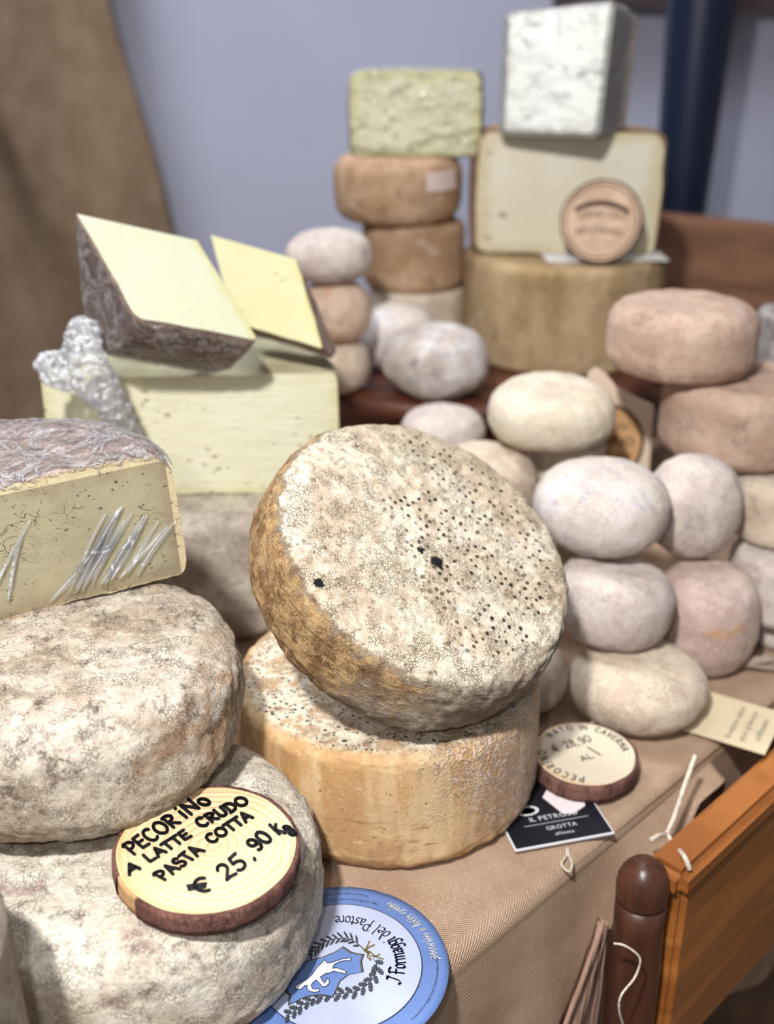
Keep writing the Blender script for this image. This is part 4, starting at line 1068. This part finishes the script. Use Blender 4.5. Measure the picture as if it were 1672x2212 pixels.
hand_word(ink, '25', (980, 812), (1148, 690), (-98, -98), W+1, s1_to3)
hand_word(ink, ',', (1190, 640), (1212, 634), (-50, -40), W, s1_to3)
hand_word(ink, '90', (1222, 580), (1350, 480), (-104, -72), W+1, s1_to3)
hand_word(ink, 'Kg', (1385, 444), (1520, 420), (-76, -72), W, s1_to3)
ink.build('lettering', M['ink'], s1, S1I)

# --- blue round label lying on the cloth, front
LC = Vector((-0.027, 0.477)); LR = 0.0625; LZ = 0.0032
lab = empty('paper_label', (LC.x, LC.y, LZ)); tag(lab, 'round blue and lilac paper label with a lamb crest, lying on the cloth in front', 'label')
def disc(name, r0, r1, z, mat, parent, n=160, bend=True):
    bm = bmesh.new(); prev = None; K = 14
    for k in range(K+1):
        r = r0+(r1-r0)*k/K
        ring = [bm.verts.new((r*math.cos(2*PI*i/n), r*math.sin(2*PI*i/n), z)) for i in range(n)] if r > 1e-6 else None
        if ring is None: c0 = bm.verts.new((0, 0, z)); prev = 'c'; continue
        if prev == 'c':
            for i in range(n): bm.faces.new((c0, ring[i], ring[(i+1)%n]))
        elif prev:
            for i in range(n): bm.faces.new((prev[i], ring[i], ring[(i+1)%n], prev[(i+1)%n]))
        prev = ring
    return bm_obj(name, bm, mat, parent)
M['label_blue'] = plain('cornflower_blue_print', C(96, 122, 176), 0.5, 0.3, 0.10, 60, 0.0002)
M['label_lilac'] = plain('pale_lilac_print', C(168, 176, 200), 0.5, 0.3, 0.06, 60, 0.0002)
M['navy'] = plain('navy_print', C(36, 42, 66), 0.5, 0.3)
M['leaf'] = plain('dark_grey_print', C(58, 62, 68), 0.5, 0.3)
M['gold'] = plain('dull_gold_print', C(142, 128, 84), 0.5, 0.3)
M['white_print'] = plain('white_print', C(236, 238, 242), 0.5, 0.3)
o = disc('blue_rim', 0, LR, 0, M['label_blue'], lab); md = o.modifiers.new('t', 'SOLIDIFY'); md.thickness = 0.0003; md.offset = -1
disc('ring_line', 0.0468, 0.0474, 0.0004, M['navy'], lab); disc('lilac_field', 0, 0.0468, 0.0004, M['label_lilac'], lab)
LI = Matrix.Translation((-LC.x, -LC.y, -LZ))
def lpx(u, v, dz=0.0006):     # pixels inside the label close-up -> the label's surface
    return on_z(560+u*0.32297, 1850+v*0.32297, LZ+dz)
ink = Ink()
pen_arc(ink, 'J Formaggi', LC.x, LC.y, 0.0375, math.radians(-24), 0.0092, 0.0007, (0.0009, 0.0012), LZ+0.0008, scale_to=math.radians(58))
pen_arc(ink, 'del', LC.x, LC.y, 0.0375, math.radians(38), 0.0086, 0.0005, (0.0006, 0.0008), LZ+0.0008, scale_to=math.radians(16))
pen_arc(ink, 'Pastore', LC.x, LC.y, 0.0372, math.radians(58), 0.0086, 0.0005, (0.0006, 0.0008), LZ+0.0008, scale_to=math.radians(40))
ink.build('title_lettering', M['navy'], lab, LI)
ink = Ink()
pen_arc(ink, 'pecorino a latte crudo', LC.x, LC.y, 0.0565, math.radians(3.5), 0.0062, 0.0007, (0.0003, 0.0004), LZ+0.0008, slant=0.2, scale_to=math.radians(56))
ink.build('white_lettering', M['white_print'], lab, LI)
ink = Ink()
type_arc(ink, 'Ingr: LATTE ovino crudo, caglio, sale, fermenti lattici', LC.x, LC.y, 0.0518, math.radians(66), 0.0022, LZ+0.0008)
ink.build('small_print', M['navy'], lab, LI); ink = Ink()
type_arc(ink, 'Trattato in superficie con sorbato', LC.x, LC.y, 0.0565, math.radians(74), 0.0022, LZ+0.0008)
ink.build('small_print', M['navy'], lab, LI); ink = Ink()
type_arc(ink, 'Conservare in luogo fresco. Crosta non edibile. Peso', LC.x, LC.y, 0.0565, math.radians(-44), 0.0021, LZ+0.0008)
ink.build('small_print', M['navy'], lab, LI)
# crest
shield = [(340,692),(430,668),(500,640),(562,600),(622,640),(705,655),(688,700),(700,772),(600,792),(545,835),(495,945),(400,928),(300,945),(192,1000),(198,930),(140,870),(150,800),(200,730)]
cxs = sum(p[0] for p in shield)/len(shield); cys = sum(p[1] for p in shield)/len(shield)
def inset(s): return [(cxs+(x-cxs)*s, cys+(y-cys)*s) for x, y in shield]
def flat(name, pts, mat, dz, parent=lab):
    P = [LI @ lpx(x, y, dz) for x, y in pts]; tri = tessellate_polygon([P])
    return mesh_obj(name, P, [tuple(t) for t in tri], mat, parent)
flat('shield_border', shield, M['navy'], 0.0006); flat('shield_gold_line', inset(0.965), M['gold'], 0.0008); flat('shield_inner_line', inset(0.95), M['navy'], 0.0010); flat('shield_field', inset(0.935), M['label_blue'], 0.0012)
lamb = [(436,690),(418,712),(388,738),(352,792),(318,822),(290,838),(262,852),(236,870),(250,888),(280,886),(306,862),(322,862),(318,882),(336,902),(372,908),(402,902),(400,884),(378,888),(356,884),(346,862),(362,838),(382,826),(402,846),(424,872),(448,868),(468,846),(466,822),(450,816),(446,836),(436,846),(420,830),(408,806),(424,796),(448,780),(462,782),(496,766),(540,776),(572,784),(584,772),(564,760),(514,744),(490,748),(500,722),(530,706),(566,696),(608,696),(618,684),(602,678),(560,684),(516,698),(476,712),(452,712)]
flat('lamb_figure', lamb, M['white_print'], 0.0014)
ink = Ink(); ink.stroke2(lamb+[lamb[0]], 4.5, lambda u, v: lpx(u, v, 0.0017)); ink.build('lamb_outline', M['navy'], lab, LI)
# wreath
ink = Ink()
def leaf(px, py, ang, L, wd, oak):
    n = 30; pts = []
    for k in range(n):
        t = k/n*2*PI; x = L/2*math.cos(t); y = wd/2*math.sin(t)
        if oak: y *= 1+0.42*math.cos(x/L*22)
        pts.append((px+(x+L/2)*math.cos(ang)-y*math.sin(ang), py+(x+L/2)*math.sin(ang)+y*math.cos(ang)))
    ink.poly([lpx(a, b, 0.0008) for a, b in pts])
def branch(pts, step, L, wd, oak):
    P = smooth_path([(x, y, 0) for x, y in pts], 10); ink.stroke2([(p.x, p.y) for p in P], 4.5, lambda u, v: lpx(u, v, 0.0008))
    acc = 0; side = 1
    for a, b in zip(P, P[1:]):
        acc += (b-a).length
        if acc > step:
            acc = 0; side = -side; an = math.atan2(b.y-a.y, b.x-a.x)
            leaf(b.x, b.y, an+side*0.75, L*random.uniform(.85, 1.1), wd, oak)
branch([(690,608),(640,570),(590,548),(530,548),(470,560),(410,590),(370,625),(330,660)], 15, 54, 15, False)
branch([(760,680),(784,720),(778,780),(730,850),(650,900),(560,915),(500,920)], 21, 64, 30, True)
branch([(500,925),(400,938),(300,985),(240,1030),(190,1060)], 22, 64, 30, True)
ink.build('wreath', M['leaf'], lab, LI)
ink = Ink()
for st in ([(680,600),(705,625),(735,640),(722,668),(745,690),(730,650),(700,628)], [(738,565),(722,600),(712,625),(745,640),(780,668),(830,685)], [(770,590),(735,605),(716,620)], [(805,652),(780,668),(750,660)]):
    ink.stroke2([(p.x, p.y) for p in smooth_path([(x, y, 0) for x, y in st], 6)], 9, lambda u, v: lpx(u, v, 0.0010))
ink.build('ribbon_bow', M['gold'], lab, LI)

# --- black printed card on the table edge
K1 = Vector((0.0837, 0.572)); K2 = Vector((0.1518, 0.5895)); kx = (K2-K1).normalized(); ky = Vector((-kx.y, kx.x)); KW = (K2-K1).length
card = empty('printed_card', (K1.x, K1.y, 0.0022), (0, 0, math.atan2(kx.y, kx.x))); tag(card, 'black printed card with white edge under the second wood slice', 'card')
M['card_black'] = plain('black_card', C(20, 22, 30), 0.45, 0.4); M['card_white'] = plain('white_card_edge', C(214, 214, 218), 0.7, 0.2)
def plate(name, x0, x1, y0, y1, z0, z1, mat, parent, cutc=0):
    bm = bmesh.new(); P = [(x0+cutc, y0), (x1, y0), (x1, y1), (x0, y1), (x0, y0+cutc)] if cutc else [(x0, y0), (x1, y0), (x1, y1), (x0, y1)]
    a_ = [bm.verts.new((x, y, z0)) for x, y in P]; b_ = [bm.verts.new((x, y, z1)) for x, y in P]; n = len(P)
    bm.faces.new(b_); bm.faces.new(a_[::-1])
    for i in range(n): bm.faces.new((a_[i], a_[(i+1)%n], b_[(i+1)%n], b_[i]))
    return bm_obj(name, bm, mat, parent, smooth=False)
plate('card_base', 0, KW, 0, 0.075, 0, 0.0012, M['card_white'], card)
plate('card_front', 0.0012, KW-0.001, 0.0014, 0.074, 0.0012, 0.0015, M['card_black'], card)
ink = Ink(); q = 0.0018
type_line(ink, 'IL PETROSO', lambda a, b: (0.037+a*1.0, 0.0235+b, q), 0.0062)
type_line(ink, 'GROTTA', lambda a, b: (0.0385+a, 0.0130+b, q), 0.0052)
type_line(ink, 'di Cheese', lambda a, b: (0.038+a, 0.0075+b, q), 0.0038) if False else type_line(ink, 'affinato', lambda a, b: (0.038+a, 0.0070+b, q), 0.0040)
ink.poly([(0.014, 0.0198, q), (0.060, 0.0198, q), (0.060, 0.0202, q), (0.014, 0.0202, q)])
for (ex, ey, ew, eh) in ((0.0215, 0.035, 0.0085, 0.0050), (0.0215, 0.035, 0.006, 0.0035)):
    ink.poly([(ex+ew*math.cos(2*PI*k/24), ey+eh*math.sin(2*PI*k/24), q) for k in range(24)])
ink.build('lettering', M['card_white'], card)
# white sticker on the card
P4 = [on_z(1172, 1722, 0.0042), on_z(1216, 1757, 0.0042), on_z(1240, 1756, 0.0042), on_z(1264, 1740, 0.0042), on_z(1255, 1700, 0.0042), on_z(1190, 1690, 0.0042)]
bm = bmesh.new(); c0 = sum((p for p in P4), Vector())/6; f_ = bm.faces.new([bm.verts.new(p-c0) for p in P4]); r_ = bmesh.ops.extrude_face_region(bm, geom=[f_])
for e_ in r_['geom']:
    if isinstance(e_, bmesh.types.BMVert): e_.co.z -= 0.0004
bmesh.ops.recalc_face_normals(bm, faces=bm.faces[:])
o = bm_obj('paper_scrap', bm, plain('pinkish_white_paper', C(226, 212, 214), 0.7, 0.2), smooth=False); o.location = c0
tag(o, 'small pinkish white paper between the black card and the second wood slice', 'paper')
# --- second slice
S2M = tilt_matrix((0.1415, 0.6575, 0.0050), (0.0, -0.02, 1))
T2 = 0.0135
s2 = slab('wooden_price_tag', 'smaller round wood-slice price tag lying on the cloth beside the amber wheel', 0.0372, T2, S2M, slice_wood('pale_pine_rings', 0.0372, C(208, 196, 174), C(196, 178, 150)), 9)
ink = Ink()
def s2a(a, b): return (a, b, T2+0.0003)
def arc_hand(chars, rad, a0, a1, size, w, ccw):
    tot = sum(HAND[c][0]+.15 for c in chars); x = 0
    for c in chars:
        wd, st = HAND[c]; t = a0+(a1-a0)*(x+wd/2)/tot; t = math.radians(t)
        for s_ in st:
            pts = []
            for a, b in s_:
                u_ = (a-wd/2)*size; v_ = b*size
                if ccw: r = rad-v_; pts.append((r*math.cos(t)-u_*math.sin(t), r*math.sin(t)+u_*math.cos(t)))
                else: r = rad+v_; pts.append((r*math.cos(t)+u_*math.sin(t), r*math.sin(t)-u_*math.cos(t)))
            ink.stroke2(pts, w, s2a)
        x += wd+.15
arc_hand('PECORINO', 0.0275, 262, 172, 0.0058, 0.0009, False)
arc_hand('NATO', 0.0275, 142, 95, 0.0058, 0.0009, False)
arc_hand('IN', 0.0275, 88, 76, 0.0058, 0.0009, False)
arc_hand('CAVERNA', 0.0275, 66, 2, 0.0058, 0.0009, False)
hand_word(ink, ['E$'], (-0.021, 0.0), (-0.015, 0.003), (-.003, .0075), 0.0009, s2a)
hand_word(ink, '28,90', (-0.012, 0.0045), (0.008, 0.0135), (-.0025, .0075), 0.0010, s2a)
hand_word(ink, 'AL', (-0.003, -0.010), (0.006, -0.006), (-.002, .005), 0.0009, s2a)
hand_word(ink, 'l', (0.011, -0.003), (0.0115, -0.0026), (-.008, .009), 0.0012, s2a)
ink.build('lettering', M['ink_soft'], s2)
# little string loop and greenish-white twig beside the tags
bm = bmesh.new(); tube_bm(bm, smooth_path([(0.118, 0.577, 0.001), (0.117, 0.571, 0.0005), (0.1125, 0.562, 0.001), (0.1165, 0.5555, 0.001), (0.1195, 0.563, 0.001), (0.1185, 0.571, 0.0012), (0.119, 0.577, 0.0015)], 8), 0.0009, 8)
tag(bm_obj('string_loop', bm, M['string']), 'small white string loop sticking out from under the black card', 'string')
bm = bmesh.new(); tube_bm(bm, [on_z(1225, 1584, 0.006), on_z(1255, 1572, 0.010), on_z(1282, 1562, 0.013)], [0.0022, 0.002, 0.0014], 10)
tag(bm_obj('string_end', bm, M['string']), 'short white string end poking out behind the smaller wood slice', 'string')

# --- round sign leaning on the tall cut cheese
sn = Vector((-0.30, -1.0, 0.22)).normalized()
sy = (Vector((0, 0, 1))-sn*sn.z).normalized(); sxv = sy.cross(sn)
cen = on_y(1298, 478, 1.262)
SM = axes_matrix(cen-sn*0.010, sxv, sy, sn)
def sign_wood():
    m = Mat('tan_sign_wood', 0.6, 0.3); x, y, z = m.sep()
    return m.done(m.mix(m.step(m.noise(40, 4), 0.4, 0.6), C(204, 174, 148), C(188, 156, 130)))
sg = slab('round_sign', 'round wooden sign with dark rim leaning on the tall cut cheese', 0.0445, 0.010, SM, sign_wood(), 15)
sg['category'] = 'sign'
M['burnt'] = plain('burnt_brown_print', C(66, 48, 42), 0.7, 0.2)
for o in sg.children:
    if o.name.startswith('bark'): o.data.materials.clear(); o.data.materials.append(M['burnt'])
ink = Ink(); q = 0.0105
for (r0, r1, a0, a1) in ((0.0385, 0.0400, 0, 360),):
    for k in range(60):
        t0 = math.radians(a0+(a1-a0)*k/60); t1 = math.radians(a0+(a1-a0)*(k+1)/60)
        ink.poly([(r0*math.cos(t0), r0*math.sin(t0), q), (r1*math.cos(t0), r1*math.sin(t0), q), (r1*math.cos(t1), r1*math.sin(t1), q), (r0*math.cos(t1), r0*math.sin(t1), q)])
def bar_arc(ink, x0, x1, y, hgt, bow):
    n = 12
    for k in range(n):
        a = x0+(x1-x0)*k/n; b = x0+(x1-x0)*(k+1)/n; f = lambda x: y-bow*(x/0.03)**2
        ink.poly([(a, f(a), q), (b, f(b), q), (b, f(b)+hgt, q), (a, f(a)+hgt, q)])
bar_arc(ink, -0.030, 0.030, 0.017, 0.0055, 0.009)
def bow_word(t, y, size, bow):
    type_line(ink, t, lambda a, b: (a, y+b-bow*(a/0.03)**2, q+0.0003), size)
bow_word('GRAN CRU', 0.0045, 0.0100, 0.004)
bow_word('PECORINO', -0.013, 0.0100, 0.004)
ink.build('lettering', M['burnt'], sg)

# --- paper sign with a brown circle, standing between the cream cheese and the reddish stack
def paper_sign():
    Y0 = 1.035
    out = [(1200, 1080), (1400, 1080), (1404, 990), (1412, 876), (1372, 858), (1332, 836), (1308, 806), (1288, 793), (1272, 806), (1262, 838), (1200, 850)]
    c = on_y(1300, 1100, Y0); base = Vector((c.x, Y0, 0.0022))
    root = empty('paper_sign', base); tag(root, 'cream paper sign with a brown circle of print behind the cream oval cheese', 'sign')
    bm = bmesh.new(); pts = [on_y(x, y, Y0) for x, y in out]
    for p in pts[:2]: p.z = base.z
    f_ = bm.faces.new([bm.verts.new(p-base) for p in pts]); r_ = bmesh.ops.extrude_face_region(bm, geom=[f_])
    for e_ in r_['geom']:
        if isinstance(e_, bmesh.types.BMVert): e_.co.y += 0.0015
    bmesh.ops.triangulate(bm, faces=bm.faces[:]); bmesh.ops.recalc_face_normals(bm, faces=bm.faces[:])
    bm_obj('paper', bm, plain('cream_card', C(222, 200, 178), 0.8, 0.2), root, smooth=False)
    cc = on_y(1296, 960, Y0-0.0006); R = 0.0435
    def circ(nm, r0, r1, dy, mat):
        v = []; f = []; n = 64
        for i in range(n):
            a = 2*PI*i/n
            for r in (r0, r1): v.append(Vector((cc.x+r*math.cos(a), Y0-dy, cc.z+r*math.sin(a)))-base)
        for i in range(n): j = (i+1)%n; f.append((2*i, 2*i+1, 2*j+1, 2*j))
        mesh_obj(nm, v, f, mat, root)
    circ('printed_disc', 0.0, R, 0.0006, plain('tan_print', C(200, 158, 112), 0.8, 0.2)); circ('printed_ring', R*0.93, R, 0.0012, M['burnt'])
    ink = Ink()
    for t, dz, s in (('FORMAGGI', 0.016, 0.010), ('PECORINO', -0.001, 0.013), ('LATTE CRUDO', -0.016, 0.009)):
        type_line(ink, t, lambda a, b: Vector((cc.x+a, Y0-0.0012, cc.z+dz+b))-base, s)
    ink.build('lettering', M['ink_soft'], root)
paper_sign()
# --- cream card sticking out at the right edge of the cloth
ca = on_z(1474, 1577, 0.003); cb = on_z(1652, 1632, 0.003)
dx = Vector((cb.x-ca.x, cb.y-ca.y)).normalized(); 
c2 = empty('text_card', (ca.x, ca.y, 0.0030), (0, 0, math.atan2(dx.y, dx.x))); tag(c2, 'cream card with grey lines of text jutting over the right table edge', 'card')
LL = math.hypot(cb.x-ca.x, cb.y-ca.y)
plate('card', -0.01, LL, 0, 0.062, 0, 0.0009, plain('cream_paper', C(210, 194, 162), 0.8, 0.2, 0.05, 40), c2)
ink = Ink()
words = ['prodotto tipico', 'latte di pecora', 'stagionato']
for k, t in enumerate(words):
    type_line(ink, t, lambda a, b, k=k: (LL*0.50+0.010*k+b, 0.030+a*1.0, 0.0012), 0.0070)
ink.build('lettering', plain('grey_print', C(120, 112, 100), 0.8, 0.2), c2)

# ================================================================== STRINGS AT THE RIGHT
def string(label, pts, r=0.0012):
    bm = bmesh.new()
    for p in pts: tube_bm(bm, smooth_path(p, 8), r, 8)
    tag(bm_obj('string', bm, M['string']), label, 'string', None)
off = lambda px, py, yv: on_plane(px, py, Vector((0, yv, 0)), Vector((1, -1, 0)).normalized())
string('white cotton string tied in a fork round the bench top', [
    [off(1502, 1632, 0.425), off(1478, 1700, 0.420), off(1458, 1760, 0.415), off(1440, 1802, 0.412)],
    [off(1440, 1802, 0.412), off(1420, 1806, 0.412), off(1404, 1816, 0.415)],
    [off(1440, 1802, 0.412), off(1455, 1822, 0.400), off(1478, 1850, 0.372), off(1490, 1878, 0.364)]], 0.0017)
string('thin white string curling beside the dark post', [
    [off(1326, 2038, 0.385), off(1352, 2044, 0.375), off(1382, 2070, 0.365), off(1372, 2110, 0.365), off(1342, 2150, 0.365), off(1338, 2185, 0.365), off(1352, 2230, 0.365)]], 0.0008)

# grey twine heap by the right stack
def twine():
    bm = bmesh.new(); random.seed(3)
    for k in range(7):
        c = Vector((0.318, 0.793+0.004*k/7, 0.003)); pts = []
        for i in range(7): pts.append(c+Vector((random.uniform(-.022, .04), random.uniform(-.004, .004)+i*.0, random.uniform(0.0, .012))))
        tube_bm(bm, smooth_path(pts, 5), 0.0014, 6)
    tag(bm_obj('twine', bm, plain('grey_twine', C(160, 146, 134), 0.9, 0.1)), 'tangle of grey twine at the foot of the right stack', 'string')
twine()
